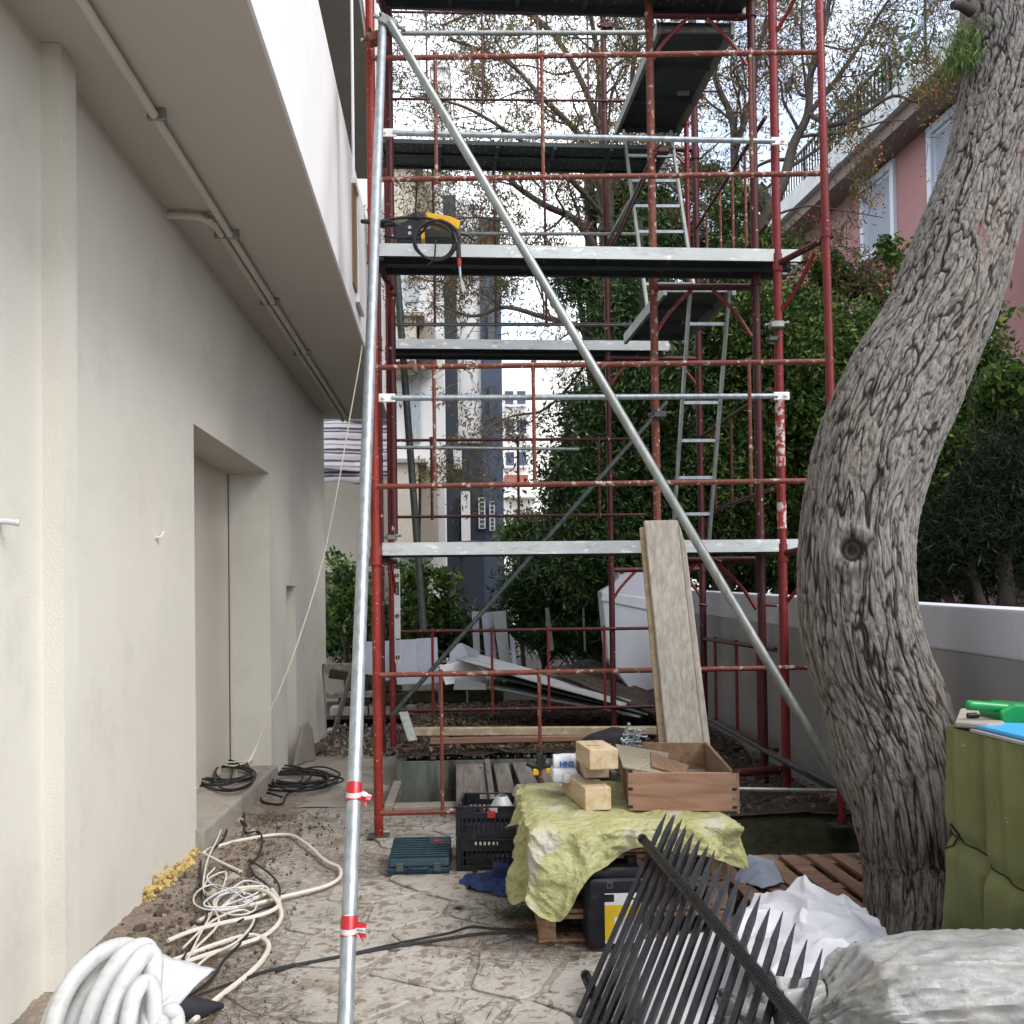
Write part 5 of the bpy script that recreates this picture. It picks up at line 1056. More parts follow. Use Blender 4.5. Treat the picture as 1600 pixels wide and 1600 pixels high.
for lab, c, R_, nl, z, r, mat, sq in (
    ('tangled white cable wires on the rubble below the door step', (352, 1405), (50, 24), 3, .03, .0045, 'plain_white', 1),
    ('bundle of thin white cables lying on the door step', (352, 1182), (44, 13), 9, .17, .007, 'cream_cable', 1),
    ('black cable coil lying on the paving beside the door step', (450, 1216), (74, 17), 10, .03, .0085, 'rubber', 1),
    ('black cable coil at the inner end of the door step', (350, 1208), (48, 24), 7, .172, .0085, 'rubber', 1)):
    pts = []
    for k in range(nl*12):
        t = k/12*2*math.pi; ph = k/(nl*12)
        pts.append(atz(c[0]+R_[0]*(.75+.25*math.sin(ph*17+1))*math.cos(t)+R_[0]*.25*math.sin(ph*9), c[1]+R_[1]*(.7+.3*math.cos(ph*13))*math.sin(t)+R_[1]*.2*math.cos(ph*7), z+.035*ph+.008*math.sin(t*1.7)))
    mb = MB(); mb.tube(crv(pts, 3), r, 6); tag(build('cable_coil', mb, M[mat], smooth=True), lab, 'cable')
gcable('black_cable', [(440, 1245), (412, 1238), (410, 1252), (440, 1256), (450, 1240), (480, 1230), (520, 1218), (530, 1208), (500, 1198), (450, 1206), (400, 1212)], .02, .0085, 'rubber', 'loose outer loop of black cable beside the coil on the paving')
gcable('black_cable', [(312, 1228, .165), (345, 1222, .165), (362, 1232, .12), (378, 1250, .05), (382, 1282), (384, 1300), (405, 1300), (410, 1318), (402, 1340), (390, 1350), (398, 1368), (412, 1378), (430, 1400), (425, 1418), (405, 1430), (395, 1450), (375, 1475), (350, 1500), (330, 1530), (290, 1560), (262, 1582)], .02, .0065, 'rubber', 'thin black cable winding from the door step to the white hose coil')
gcable('black_cable', [(385, 1290), (370, 1278), (358, 1284), (350, 1310), (330, 1330)], .02, .008, 'rubber', 'short black cable end curling by the loose stones')
gcable('black_cable', [(240, 1592), (300, 1560), (380, 1530), (430, 1514), (520, 1497), (600, 1482), (700, 1466), (760, 1458), (850, 1457), (915, 1462)], .012, .007, 'rubber', 'long black cable crossing the whole paving towards the black canister')
gcable('black_cable', [(430, 1519), (470, 1506), (540, 1492), (620, 1474), (700, 1458), (735, 1448), (775, 1451), (830, 1453), (900, 1458)], .012, .0055, 'rubber', 'second thinner black cable twisted along the long one')
for k, (px, py, s) in enumerate(((372, 1282, .05), (392, 1300, .045), (360, 1370, .05), (330, 1395, .045), (300, 1452, .04))):
    p = atz(px, py, s*.3); mb = MB(); mb.tube([p-V(0, 0, s*.5), p-V(0, 0, s*.3), p+V(.01, 0, 0), p+V(0, 0, s*.3)], [s*.5, s, s*.95, s*.4], 7)
    tag(build('loose_brick_lump', mb, M['terracotta' if k % 2 else 'rubble'] if False else M['concrete'], smooth=50), ['lump of mortar by the curled black cable', 'lump of mortar under the bend of the thin black cable', 'lump of mortar inside the cream cable loops', 'lump of mortar beside the foot of the wall corner', 'lump of mortar nearest the foam'][k], 'stone')
rr = random.Random(21)
for k, (mt, r, lab, pts) in enumerate((
    ('cream_cable', .006, 'thin white cable running from the step down to the rubble', [(372, 1180, .17), (366, 1232, .14), (345, 1300, .05), (322, 1345), (318, 1400), (345, 1440), (300, 1490), (262, 1545)]),
    ('cream_cable', .005, 'thin white cable looping beside the loose stones', [(318, 1392), (325, 1370), (350, 1362), (352, 1385), (330, 1430), (306, 1468), (290, 1510), (282, 1540)]),
    ('plain_white', .005, 'thin white wire crossing the cream loops', [(322, 1430), (360, 1412), (400, 1400), (408, 1385), (380, 1378), (350, 1390), (322, 1372), (335, 1355)]),
    ('rubber', .005, 'thin black wire lying close to the wall foot', [(316, 1345), (312, 1385), (322, 1420), (310, 1460), (285, 1500), (250, 1560)]),
    ('rubber', .006, 'black cable lying over the cream loop near the paving edge', [(392, 1345), (420, 1362), (436, 1385), (432, 1408), (400, 1425), (372, 1440)]),
    ('cream_cable', .006, 'white cable end curling beside the grey sheet', [(300, 1520), (330, 1490), (372, 1470), (398, 1440), (380, 1420), (330, 1440), (285, 1480)]))):
    gcable('thin_cable', [(p[0]+rr.uniform(-3, 3), p[1]+rr.uniform(-3, 3), p[2] if len(p) > 2 else .022+.006*(j % 3)) for j, p in enumerate(pts)], .02, r, mt, lab)
# ---- white corrugated hose coil
hc = thing('hose_coil', atz(180, 1660, 0), 'coil of thick white corrugated hose leaning against the cream wall', 'hose')
loops = [((120, 1640), (64, 1640), (110, 1520), (185, 1478), (235, 1500), (225, 1560), (190, 1650)),]
def hose(pts, r, nm='hose_turn'):
    C = crv(pts, 12); mb = MB(); rs = [r*(1+.05*(i % 2)) for i in range(len(C))]; mb.tube(C, rs, 14); return build(nm, mb, M['white_hose'], hc, smooth=80)
def W(px, py, Y): return aty(px, py, Y)
hose([W(78, 1680, 2.95), W(84, 1600, 3.0), W(112, 1535, 3.1), W(158, 1490, 3.2), W(196, 1478, 3.28), W(214, 1492, 3.25), W(196, 1540, 3.1), W(170, 1600, 3.0), W(160, 1680, 2.95)], .026)
hose([W(120, 1690, 2.85), W(138, 1600, 2.9), W(160, 1545, 3.0), W(190, 1498, 3.1), W(218, 1480, 3.15), W(232, 1486, 3.15), W(222, 1520, 3.05), W(196, 1590, 2.9), W(180, 1690, 2.85)], .027)
hose([W(100, 1690, 3.05), W(108, 1610, 3.1), W(134, 1550, 3.2), W(172, 1508, 3.3), W(208, 1500, 3.35), W(222, 1530, 3.3), W(208, 1600, 3.1), W(200, 1690, 3.0)], .025)
hose([W(150, 1700, 2.75), W(170, 1600, 2.8), W(192, 1540, 2.88), W(224, 1492, 2.98), W(240, 1500, 3.0), W(236, 1560, 2.9), W(232, 1620, 2.8), W(228, 1700, 2.75)], .026)
hose([W(60, 1700, 3.0), W(74, 1610, 3.05), W(100, 1550, 3.15), W(140, 1512, 3.3), W(190, 1500, 3.4), W(230, 1520, 3.4), W(240, 1590, 3.2), W(236, 1700, 3.1)], .024)
hose([W(184, 1690, 2.7), W(196, 1620, 2.75), W(208, 1560, 2.8), W(226, 1535, 2.85), W(240, 1550, 2.85), W(240, 1620, 2.8), W(240, 1690, 2.7)], .022)
hose([W(250, 1610, 2.8), W(255, 1590, 2.85), W(268, 1580, 2.85), W(276, 1594, 2.85), W(272, 1640, 2.8)], .022)
mb = MB(); P = [W(246, 1492, 3.25), W(336, 1517, 3.45), W(268, 1576, 3.05), W(236, 1582, 2.98)]
mb.grid(lambda u, v: (P[0].lerp(P[1], u)).lerp(P[3].lerp(P[2], u), v)+V(0, 0, .01*math.sin(u*7)*math.sin(v*5)+.006*noise.noise(Vector((u*6, v*6, 0)))), 16, 12)
tag(build('grey_sheet', mb, M['plain_white'], smooth=True, solid=.006), 'pale grey plastic sheet sticking out right of the white hose coil', 'sheet')
mb = MB(); c = atz(300, 1585, .03); mb.tube([c-V(.2, -.02, 0), c-V(.1, 0, -.02), c+V(.02, .05, 0), c+V(.09, .1, -.01)], [.03, .05, .04, .01], 9); tag(build('dark_rag', mb, M['cloth_black'], smooth=True), 'dark rag lying on the paving below the grey plastic sheet', 'rag')
# ---- teal tool case
tcx = atz(605, 1368, 0); tcx2 = atz(703, 1366, 0); cw = (tcx2-tcx).length; Mx = Matrix.Rotation(math.atan2(tcx2.y-tcx.y, tcx2.x-tcx.x), 3, 'Z')
TC = thing('tool_case', (tcx+tcx2)/2, 'closed teal ribbed tool case lying on the paving beside the red post', 'tool case')
def tl(x, y, z): return tcx+Mx @ Vector((x, y, z))
mb = MB(); mb.prism([tl(0, 0, .004), tl(0, .40, .004), tl(0, .40, .06), tl(0, 0, .04)], Mx @ V(cw, 0, 0)); build('base', mb, M['case'], TC, bevel=.01, seg=2)
mb = MB(); mb.prism([tl(0.004, 0.002, .044), tl(.004, .40, .064), tl(.004, .39, .128), tl(.004, .02, .088)], Mx @ V(cw-.008, 0, 0)); lid = build('lid', mb, M['case'], TC, bevel=.012, seg=2)
for k in range(9):
    y = .05+k*.038; z = .088+(y-.02)*.108+.003; mb = MB(); mb.beam(tl(.015, y, z), tl(cw*(.62 if k > 5 else .97), y, z), .018, .010); build('rib', mb, M['case'], lid, bevel=.003)
mb = MB(); mb.beam(tl(cw*.70, .30, .121), tl(cw*.82, .30, .121), .07, .006); build('red_patch', mb, M['red_flat'], lid); mb = MB(); mb.beam(tl(cw*.68, .245, .116), tl(cw*.84, .245, .116), .012, .006); build('white_stripe', mb, M['plain_white'], lid)
for x in (.2, .8): 
    mb = MB(); mb.prism([tl(cw*x-.022, -.010, .02), tl(cw*x+.022, -.010, .02), tl(cw*x+.022, -.010, .068), tl(cw*x-.022, -.010, .068)][::-1], Mx @ V(0, .012, 0)); build('latch', mb, M['galv_dark'], TC, bevel=.004)
mb = MB(); mb.tube(crv([tl(cw*.36, -.005, .045), tl(cw*.38, -.03, .042), tl(cw*.62, -.03, .042), tl(cw*.64, -.005, .045)], 4), .009, 8); build('handle', mb, M['case'], TC, smooth=True)
# ---- black plastic crates (stack of two)
def crate(x0, y0, z0, wd, dp, h, rz, label, tilt=0):
    t = thing('plastic_crate', (x0, y0, z0), label, 'crate'); Mz = Matrix.Rotation(rz, 3, 'Z')
    def L_(x, y, z): return Vector((x0, y0, z0))+Mz @ Vector((x, y, z))
    def B(mb, a, b): c = (Vector(a)+Vector(b))/2; d = [abs(b[i]-a[i]) for i in range(3)]; mb.box(L_(*c), d, Mz)
    th = .012
    mb = MB(); B(mb, (0, 0, 0), (wd, dp, .012)); build('bottom', mb, M['black_plastic'], t)
    for side in range(4):
        mb = MB(); W_ = wd if side < 2 else dp; n = max(6, int(W_/.026))
        def S_(u0, u1, z0_, z1_, o=0):
            if side == 0: B(mb, (u0, -o, z0_), (u1, th, z1_))
            elif side == 1: B(mb, (u0, dp-th, z0_), (u1, dp+o, z1_))
            elif side == 2: B(mb, (-o, u0, z0_), (th, u1, z1_))
            else: B(mb, (wd-th, u0, z0_), (wd+o, u1, z1_))
        S_(0, W_, .012, .035); S_(0, W_, h*.62, h*.80); S_(0, W_, h*.955, h, .008); S_(0, W_, h*.40, h*.44)
        S_(0, W_*.3, h*.80, h*.955); S_(W_*.7, W_, h*.80, h*.955)
        for k in range(n+1):
            u = k*(W_-.012)/n; S_(u, u+.012, .035, h*.62)
        S_(0, .025, .012, h*.955, .004); S_(W_-.025, W_, .012, h*.955, .004)
        build('side_wall', mb, M['black_plastic'], t, bevel=.0015)
    return t, L_, Mz
cx0 = atz(714, 1362, 0); cx1 = atz(806, 1362, 0); rz = math.atan2(cx1.y-cx0.y, cx1.x-cx0.x)
c1, L_, Mz = crate(cx0.x, cx0.y, 0, (cx1-cx0).length, .42, .185, rz, 'lower slotted black crate of the pair beside the yellow tarp')
c2, L2_, Mz = crate(cx0.x, cx0.y, .187, (cx1-cx0).length, .42, .185, rz, 'upper slotted black crate of the pair, open with a white cloth inside')
mb = MB(); w_ = (cx1-cx0).length; c = L2_(w_*.6, -.009, .14); mb.box(c, (.045, .004, .04), Mz); tag(build('red_emblem', mb, M['red_flat'], c2))
mb = MB(); c = L2_(w_*.74, .2, .12); mb.grid(lambda u, v: c+V(.075*math.cos(u*6.28)*(1-v*.6), .11*math.sin(u*6.28)*(1-v*.5), .09*v+.02*math.sin(u*18)*(1-v))+V(0, 0, 0), 28, 8, True); tag(build('white_cloth', mb, M['plain_white'], smooth=50), 'white folded cloth inside the upper black crate', 'cloth')
mb = MB(); mb.tube(crv([L2_(.05, .1, .1), L2_(.1, .2, .13), L2_(.16, .12, .11), L2_(.2, .3, .12)], 5), .016, 8); tag(build('rag', mb, M['cloth_black'], smooth=True), 'black cable end inside the upper crate', 'rag')
# blue bag beside crate
mb = MB(); c = atz(792, 1372, .03); mb.box(c+V(0, 0, .03), (.16, .10, .08), Matrix.Rotation(.3, 3, 'Y')); tag(build('blue_pouch', mb, M['blue_cloth'], bevel=.02, seg=2), 'dark blue tool pouch propped against the crate corner', 'pouch')
# green cuttings under the tarp
n = 500; c = np.array(atz(850, 1425, .02)); Cc = c+np.random.normal(size=(n, 3))*[.13, .07, .012]; U, Wv = leafaxes(n, .15, .007); U[:, 2] *= .15; Wv[:, 2] *= .15
tag(quads('green_cutting', Cc, U, Wv, M['leaf_green']), 'small green conifer cutting on the paving below the tarp corner', 'cutting')
n = 30; c = np.array(atz(715, 1418, .012)); Cc = c+np.random.normal(size=(n, 3))*[.03, .012, .003]; U, Wv = leafaxes(n, .10, .012); U[:, 2] *= .1; U[:, 1] *= .3; Wv[:, 2] *= .1
tag(quads('fallen_leaf', Cc, U, Wv, M['leaf_green']), 'slim fallen green leaf on the paving left of the tarp', 'leaf')
# ---- table of pallets with yellow tarp
TZ = .535
tb = [atz(858, 1296, TZ), atz(1128, 1290, TZ), atz(1112, 1196, TZ), atz(850, 1212, TZ)]
cen = sum(tb, Vector())/4; print('table', [tuple(round(q, 2) for q in p) for p in tb])
ux = (tb[1]-tb[0]).normalized(); uy = Vector((-ux.y, ux.x, 0)); hw = .455; hd = .56
cen = (tb[0]+tb[1])/2+uy*hd
for k in range(4):
    z0 = .004+k*.1325; P_ = thing('pallet', cen+V(0, 0, z0-cen.z), ['bottom pallet of the stack under the yellow tarp', 'second pallet from the ground under the yellow tarp', 'third pallet from the ground under the yellow tarp', 'top pallet of the stack carrying the yellow tarp'][k], 'pallet')
    Mp = Matrix((ux, uy, Vector((0, 0, 1)))).transposed()
    def BB(nm, c, d): mb = MB(); mb.box(Vector((cen.x, cen.y, 0))+ux*c[0]+uy*c[1]+V(0, 0, c[2]), d, Mp); build(nm, mb, M['pallet'], P_, bevel=.003)
    for j in range(5): BB('top_board', (0, -.42+j*.21, z0+.118), (.86, .10, .02))
    for j in (-.39, 0, .39): BB('bearer', (j, 0, z0+.064), (.075, .94, .085))
    for j in (-.42, 0, .42): BB('bottom_board', (0, j, z0+.011), (.86, .10, .018))
def tarp():
    NU, NV = 420, 110; rr = random.Random(4)
    # drop length by direction (angle from +x of table frame)
    keys = [(-180, .10), (-160, .26), (-146, .42), (-133, .28), (-119, .40), (-106, .17), (-88, .085), (-66, .11), (-50, .20), (-28, .15), (-8, .12), (15, .05), (60, .04), (100, .04), (140, .08), (160, .16), (180, .10)]
    def drop(a):
        for i in range(len(keys)-1):
            if keys[i][0] <= a <= keys[i+1][0]:
                t = (a-keys[i][0])/(keys[i+1][0]-keys[i][0]); t = t*t*(3-2*t); return keys[i][1]*(1-t)+keys[i+1][1]*t
        return .1
    def fn(u, v):
        a = u*360-180; ar = R(a); ca, sa = math.cos(ar), math.sin(ar)
        b = min(hw/abs(ca) if abs(ca) > 1e-6 else 9, hd/abs(sa) if abs(sa) > 1e-6 else 9)
        Lt = b+drop(a); s = Lt*(v**.8); fold = math.sin(ar*9+.8)+.6*math.sin(ar*17+2)+.5*noise.noise(Vector((ca*4, sa*4, 1)))
        if s < b:
            r = s; z = TZ+.008+.010*noise.fractal(Vector((r*ca*5, r*sa*5, 0)), .7, 2, 5)+.016*(1-abs(noise.noise(Vector((r*ca*7, r*sa*7, 0))))*3)*.4
            if s > b-.06: z -= ((s-b+.06)/.06)**2*.012
        else:
            e = s-b; r = b+.016+.17*e+.036*fold*min(1, e/.16)+.025*noise.noise(Vector((ca*9, sa*9, e*7)))
            z = TZ-.006-e*.93+.02*noise.noise(Vector((ca*6, sa*6, e*5)))
        p = Vector((cen.x, cen.y, 0))+ux*(r*ca)+uy*(r*sa); n_ = Vector((ca*7*r, sa*7*r, s*7))
        rg = .5-min(.5, abs(noise.noise(n_))*2.2); rg2 = .5-min(.5, abs(noise.noise(n_*2.1+Vector((4, 4, 4))))*2.2); rg3 = .5-min(.5, abs(noise.noise(n_*4.3))*2.2)
        p += (ux*ca+uy*sa)*(.024*rg+.016*rg2+.007*rg3) if s > b else Vector((0, 0, .012*rg+.008*rg2+.003*rg3))
        return Vector((p.x, p.y, max(.012, z)))
    mb = MB(); mb.grid(fn, NU, NV, True)
    mb.f.append(tuple(range(NU))[::-1]); 
    return tag(build('yellow_tarp', mb, M['tarp'], smooth=True), 'crumpled dirty yellow tarp draped over the pallet stack, its corner hanging to a point', 'tarp')
tarp()
# pine blocks
def block(name, front, back, Zs, label, mat='pine', ln=None):
    pass
def pblock(px0, px1, yb, yt, Yf, ln, label, dx=0.0, mat='pine', cut='board'):
    a = aty(px0, yb, Yf); b = aty(px1, yb, Yf); h = aty(px0, yt, Yf).z-a.z; w_ = b.x-a.x; m = Vector(((a.x+b.x)/2, Yf, a.z))
    d = Vector((dx, 1, 0)).normalized(); sx = Vector((d.y, -d.x, 0)); mb = MB()
    mb.prism([m-sx*w_/2, m+sx*w_/2, m+sx*w_/2+V(0, 0, h), m-sx*w_/2+V(0, 0, h)], d*ln)
    t = tag(build('timber_block', mb, M[mat], bevel=.006, seg=2), label, 'timber'); return t
pblock(914, 956, 1267, 1231, 4.83, .52, 'squared timber offcut lying directly on the yellow tarp, lowest of the pile', -.12)
pblock(914, 952, 1216, 1192, 5.05, .36, 'middle timber offcut tucked under the orange ended one', -.04, 'wood')
pblock(921, 967, 1203, 1171, 4.87, .32, 'topmost timber offcut with an orange sawn end', -.10)
mb = MB(); q0 = aty(921, 1171, 4.88)+V(0, .12, .002); q1 = aty(967, 1171, 4.88)+V(-.01, .12, .002); mb.beam(q0, q1, .004, .003); tag(build('string', mb, M['iron']), 'dark string across the topmost timber offcut', 'string')
# packs: white paper bags
for k, (x0, x1, y0, y1, Y, lab) in enumerate(((864, 903, 1224, 1203, 5.15, 'white paper packet lying on the tarp left of the timber offcuts'), (866, 901, 1203, 1184, 5.20, 'white tub with blue lettering on top of the white packet'))):
    t = thing('packet' if k == 0 else 'tub', aty((x0+x1)/2, y0, Y), lab, 'packet' if k == 0 else 'tub')
    a = aty(x0, y0, Y); b = aty(x1, y1, Y); 
    if k == 0:
        mb = MB(); mb.span((a.x, Y, a.z), (b.x, Y+.18, b.z)); mb.span((a.x+.05, Y-.025, a.z), (a.x+.09, Y+.01, b.z-.01)); build('wrapper', mb, M['plain_white'], t, bevel=.018, seg=2)
        mb = MB(); mb.span((a.x+.095, Y-.02, a.z), (b.x+.02, Y+.02, b.z-.02)); build('flap', mb, M['marble'], t, bevel=.01)
    else:
        zc = (a.z+b.z)/2; rd = (b.z-a.z)/2+.012; mb = MB(); mb.tube([(a.x, Y+.06, zc), (a.x+.006, Y+.06, zc), (b.x-.006, Y+.07, zc), (b.x, Y+.07, zc)], [rd*.93, rd, rd, rd*.93], 24); build('body', mb, M['plain_white'], t, smooth=40)
        mb = MB(); mb.tube([(a.x+.035, Y+.062, zc), (b.x-.025, Y+.068, zc)], rd+.0015, 24, False); lb = build('label', mb, M['wall_white'], t, smooth=40)
        cu = bpy.data.curves.new('lettering', 'FONT'); cu.body = 'HN2'; cu.size = .036; cu.extrude = .001; cu.offset = .0018; cu.align_x = 'CENTER'
        to = bpy.data.objects.new('tmp_text', cu); COL.objects.link(to); dg = bpy.context.evaluated_depsgraph_get(); me = bpy.data.meshes.new_from_object(to.evaluated_get(dg)); bpy.data.objects.remove(to)
        me.materials.clear(); o = put('lettering', me, M['blue_flat'], lb); o.location = Vector(((a.x+b.x)/2+.008, Y+.06-rd-.0035, zc-.016))-wloc(lb); o.rotation_euler = (math.pi/2-.12, 0, 0)
# spring clamp black and orange
cl = thing('clamp', aty(845, 1208, 5.5), 'black and orange quick clamp standing at the left edge of the tarp', 'clamp')
mb = MB(); mb.tube(crv([aty(823, 1192, 5.5), aty(832, 1196, 5.5), aty(845, 1197, 5.5), aty(862, 1196, 5.5)], 4), .016, 8); mb.box(aty(843, 1190, 5.5), (.035, .03, .09)); mb.tube([aty(842, 1195, 5.5), aty(841, 1164, 5.5)], .011, 8); mb.box(aty(850, 1190, 5.5), (.02, .03, .06)); build('jaw', mb, M['rubber'], cl, bevel=.004)
mb = MB(); mb.box(aty(837, 1206, 5.5), (.03, .03, .035)); mb.box(aty(857, 1204, 5.5), (.03, .03, .03)); build('grip', mb, M['yellow_plastic'], cl, bevel=.005)
# drawer box
dz = TZ+.012
f0 = atz(982, 1267, dz); f1 = atz(1152, 1268, dz); Wd = (f1-f0).length; ex_ = (f1-f0).normalized(); ey_ = V(-ex_.y-.03, ex_.x, 0).normalized(); Hh = (aty(982, 1207, f0.y).z-f0.z)
DR = thing('drawer', f0, 'old dovetailed wooden drawer standing on the yellow tarp', 'drawer')
def dl(x, y, z): return f0+ex_*x+ey_*y+V(0, 0, z)
def dpr(nm, x0, x1, y0, y1, z0, z1, mat, par=DR, bv=.002): mb = MB(); mb.prism([dl(x0, y0, z0), dl(x1, y0, z0), dl(x1, y1, z0), dl(x0, y1, z0)], (0, 0, z1-z0)); return build(nm, mb, M[mat], par, bevel=bv)
Dp = 1.10; dd = .018
fr = dpr('front', 0, Wd, 0, dd, 0, Hh, 'drawer'); dpr('back', 0, Wd, Dp-dd, Dp, 0, Hh-.01, 'drawer_in')
dpr('side', 0, dd, dd+.001, Dp-dd-.001, 0, Hh-.004, 'drawer_in'); dpr('side', Wd-dd, Wd, dd+.001, Dp-dd-.001, 0, Hh-.004, 'drawer_in'); dpr('bottom', dd, Wd-dd, dd, Dp-dd, .012, .02, 'ply')
for x in (.0, Wd-.022):
    for k in range(5):
        z = .012+k*.042; dpr('dovetail', x, x+.022, -.0015, .004, z, z+.014, 'iron' if k % 2 == 0 else 'drawer_in', fr, 0)
dpr('corner_strip', Wd-.001, Wd+.012, .0, .02, -.01, Hh-.004, 'drawer_in')
mb = MB(); q = [dl(-.02, .10, Hh+.004), dl(.17, .06, Hh-.03), dl(.24, .55, Hh+.0), dl(-.03, .80, Hh+.012)]; mb.prism(q, (0, 0, .012)); tag(build('chipboard', mb, M['ply'], bevel=.002), 'speckled chipboard piece laid across the left part of the drawer', 'chipboard')
mb = MB(); q = [dl(.12, .14, Hh+.0), dl(.27, .06, Hh-.03), dl(.32, .34, Hh-.03), dl(.14, .52, Hh+.016)]; mb.prism(q, (0, 0, .010)); tag(build('plywood_offcut', mb, M['drawer_in'], bevel=.002), 'thin splintered plywood offcut on top of the chipboard in the drawer', 'offcut')
# black cloth bag with bolts
mb = MB(); c = aty(955, 1160, 5.75); mb.grid(lambda u, v: c+V(.16*math.cos(u*6.283)*math.sin(v*1.6+.02)*(1+.12*math.sin(u*15)), .10*math.sin(u*6.283)*math.sin(v*1.6+.02), .075*math.cos(v*1.6)+.012*math.sin(u*11)), 36, 12, True); tag(build('cloth_bag', mb, M['cloth_black'], smooth=60), 'limp black cloth bag behind the timber offcuts', 'bag')
bo = thing('bolt_bundle', aty(995, 1160, 5.6), 'bundle of bright steel bolts and chain spilling from the black bag', 'bolts'); rr = random.Random(8)
for k in range(22):
    c = aty(985+rr.uniform(-8, 18), 1150+rr.uniform(-16, 18), 5.6+rr.uniform(-.05, .05)); d = Vector((rr.gauss(0, 1), rr.gauss(0, .5), rr.gauss(0, .7))).normalized(); mb = MB(); mb.tube([c-d*.028, c+d*.028], .005, 6); mb.tube([c+d*.026, c+d*.033], .010, 6); build('bolt', mb, M['galv_new'], bo)
# ---- black canister with yellow label
ca0 = atz(918, 1488, 0); ca1 = atz(1012, 1488, 0); Yc = ca0.y; Wc = ca1.x-ca0.x; Hc = aty(918, 1358, Yc).z
CN = thing('canister', (ca0.x+Wc/2, Yc+.08, 0), 'black plastic canister with a yellow and white label in front of the tarp', 'canister')
mb = MB(); mb.span((ca0.x, Yc, 0), (ca1.x, Yc+.2, Hc-.04)); b_ = build('body', mb, M['black_plastic'], CN, bevel=.03, seg=4)
mb = MB(); mb.span((ca0.x+.015, Yc+.012, Hc-.05), (ca1.x-.015, Yc+.188, Hc)); build('shoulder', mb, M['black_plastic'], CN, bevel=.025, seg=3)
mb = MB(); mb.tube([(ca1.x-.05, Yc+.1, Hc-.005), (ca1.x-.05, Yc+.1, Hc+.03)], .028, 16); build('cap', mb, M['rubber'], CN, smooth=40)
for k in range(7): mb = MB(); x = ca0.x-.001; y = Yc+.035+k*.022; mb.span((x-.003, y, .06), (x+.004, y+.008, Hc-.09)); build('rib', mb, M['black_plastic'], b_)
def lab(x0, x1, z0, z1, mat, nm, o=.003): mb = MB(); mb.span((ca0.x+x0*Wc, Yc-o, z0*Hc), (ca0.x+x1*Wc, Yc+.002, z1*Hc)); return build(nm, mb, M[mat], b_)
lb = lab(.30, .92, .10, .70, 'plain_white', 'label', .002); lab(.30, .92, .42, .56, 'yellow_flat', 'label_band'); lab(.30, .46, .14, .42, 'yellow_flat', 'label_band'); lab(.58, .86, .26, .42, 'blue_white', 'label_picture'); lab(.30, .46, .60, .69, 'black_plastic', 'label_mark'); lab(.34, .44, .76, .84, 'galv_dark', 'embossed_square'); lab(.36, .42, .78, .82, 'black_plastic', 'embossed_square', .005); lab(.7, .88, .62, .64, 'iron', 'label_text')
# ---- pallet lying on the ground at right
PL = thing('pallet', atz(1255, 1385, 0), 'brown pallet lying flat on the ground left of the pine trunk', 'pallet'); rr = random.Random(6)
o_ = atz(1150, 1335, .13); dirp = (atz(1345, 1425, .13)-atz(1240, 1345, .13)).normalized(); dn_ = V(-dirp.y, dirp.x, 0); dn_ = dn_ if dn_.x > 0 else -dn_
P0 = atz(1120, 1345, .13)
for k in range(9):
    s = P0+dn_*(k*.135); mb = MB(); w2 = rr.choice((.075, .095, .085)); mb.beam(s+dirp*(-.05), s+dirp*(1.0), w2, .02); build('slat', mb, M['pallet'] if k % 3 else M['drawer'], PL, bevel=.003)
for k in (0.02, .48, .93):
    mb = MB(); mb.beam(P0+dirp*k+V(0, 0, -.06), P0+dirp*k+dn_*1.1+V(0, 0, -.06), .09, .095); build('bearer', mb, M['pallet'], PL)
# ---- wrought iron spiked fence panel leaning
FP = thing('fence_panel', atz(905, 1585, 0), 'black spiked wrought iron fence panel leaning on the tarp table in the foreground', 'fence panel')
B0 = atz(905, 1585, .01); T0 = aty(1041, 1271, 4.42); U0 = aty(1006, 1313, 4.28); U1 = aty(1252, 1602, 2.50)
barv = (T0-B0); rd_ = (U1-U0); Lr = rd_.length; rdn = rd_.normalized()
nr_ = barv.cross(rdn).normalized(); nb = 34
low0 = aty(917, 1528, 3.98)
def rail_(a, b, nm):
    C = [a.lerp(b, i/60) for i in range(61)]; mb = MB()
    mb.beam(a, b, .036, .018, nr_)
    for k in range(int((b-a).length/.016)):
        p = a+(b-a).normalized()*(k*.016+.006); tw = barv.normalized()*.015; mb.tube([p-tw*1.1+rdn*.010, p+nr_*.012, p+tw*1.1-rdn*.006], .0050, 4); mb.tube([p-tw*1.1-rdn*.010, p-nr_*.012, p+tw*1.1+rdn*.006], .0050, 4)
    mb.tube([a-rdn*.012, a+rdn*.012], .021, 8)
    return build(nm, mb, M['iron'], FP)
rail_(U0-rdn*.02, U1+rdn*.35, 'upper_rail'); rail_(low0-rdn*.02, low0+rdn*(Lr+.3), 'lower_rail')
rr = random.Random(14); bd = barv.normalized(); off0 = (U0-B0)
# project bars so that they sit on the rail line
for k in range(nb):
    t = .035+k*.050+(.007 if k % 2 else -.006); s = rdn*t; L_b = barv.length+rr.uniform(-.02, .02)
    j = nr_*(.010 if k % 2 else -.010); a = B0+s+j; b = a+bd*L_b*.955; c = a+bd*(L_b+.02)
    mb = MB(); mb.tube([a, b-bd*.05, b-bd*.045, b-bd*.02, c], [.0125, .0125, .0135, .012, .0015], 4); build('bar', mb, M['iron'], FP)
rod = MB(); rod.tube(crv([atz(916, 1600, .0)+V(0, 0, .0), aty(930, 1570, 3.8), aty(915, 1527, 4.0)], 4), .016, 8); build('foot', rod, M['iron'], FP, smooth=True)
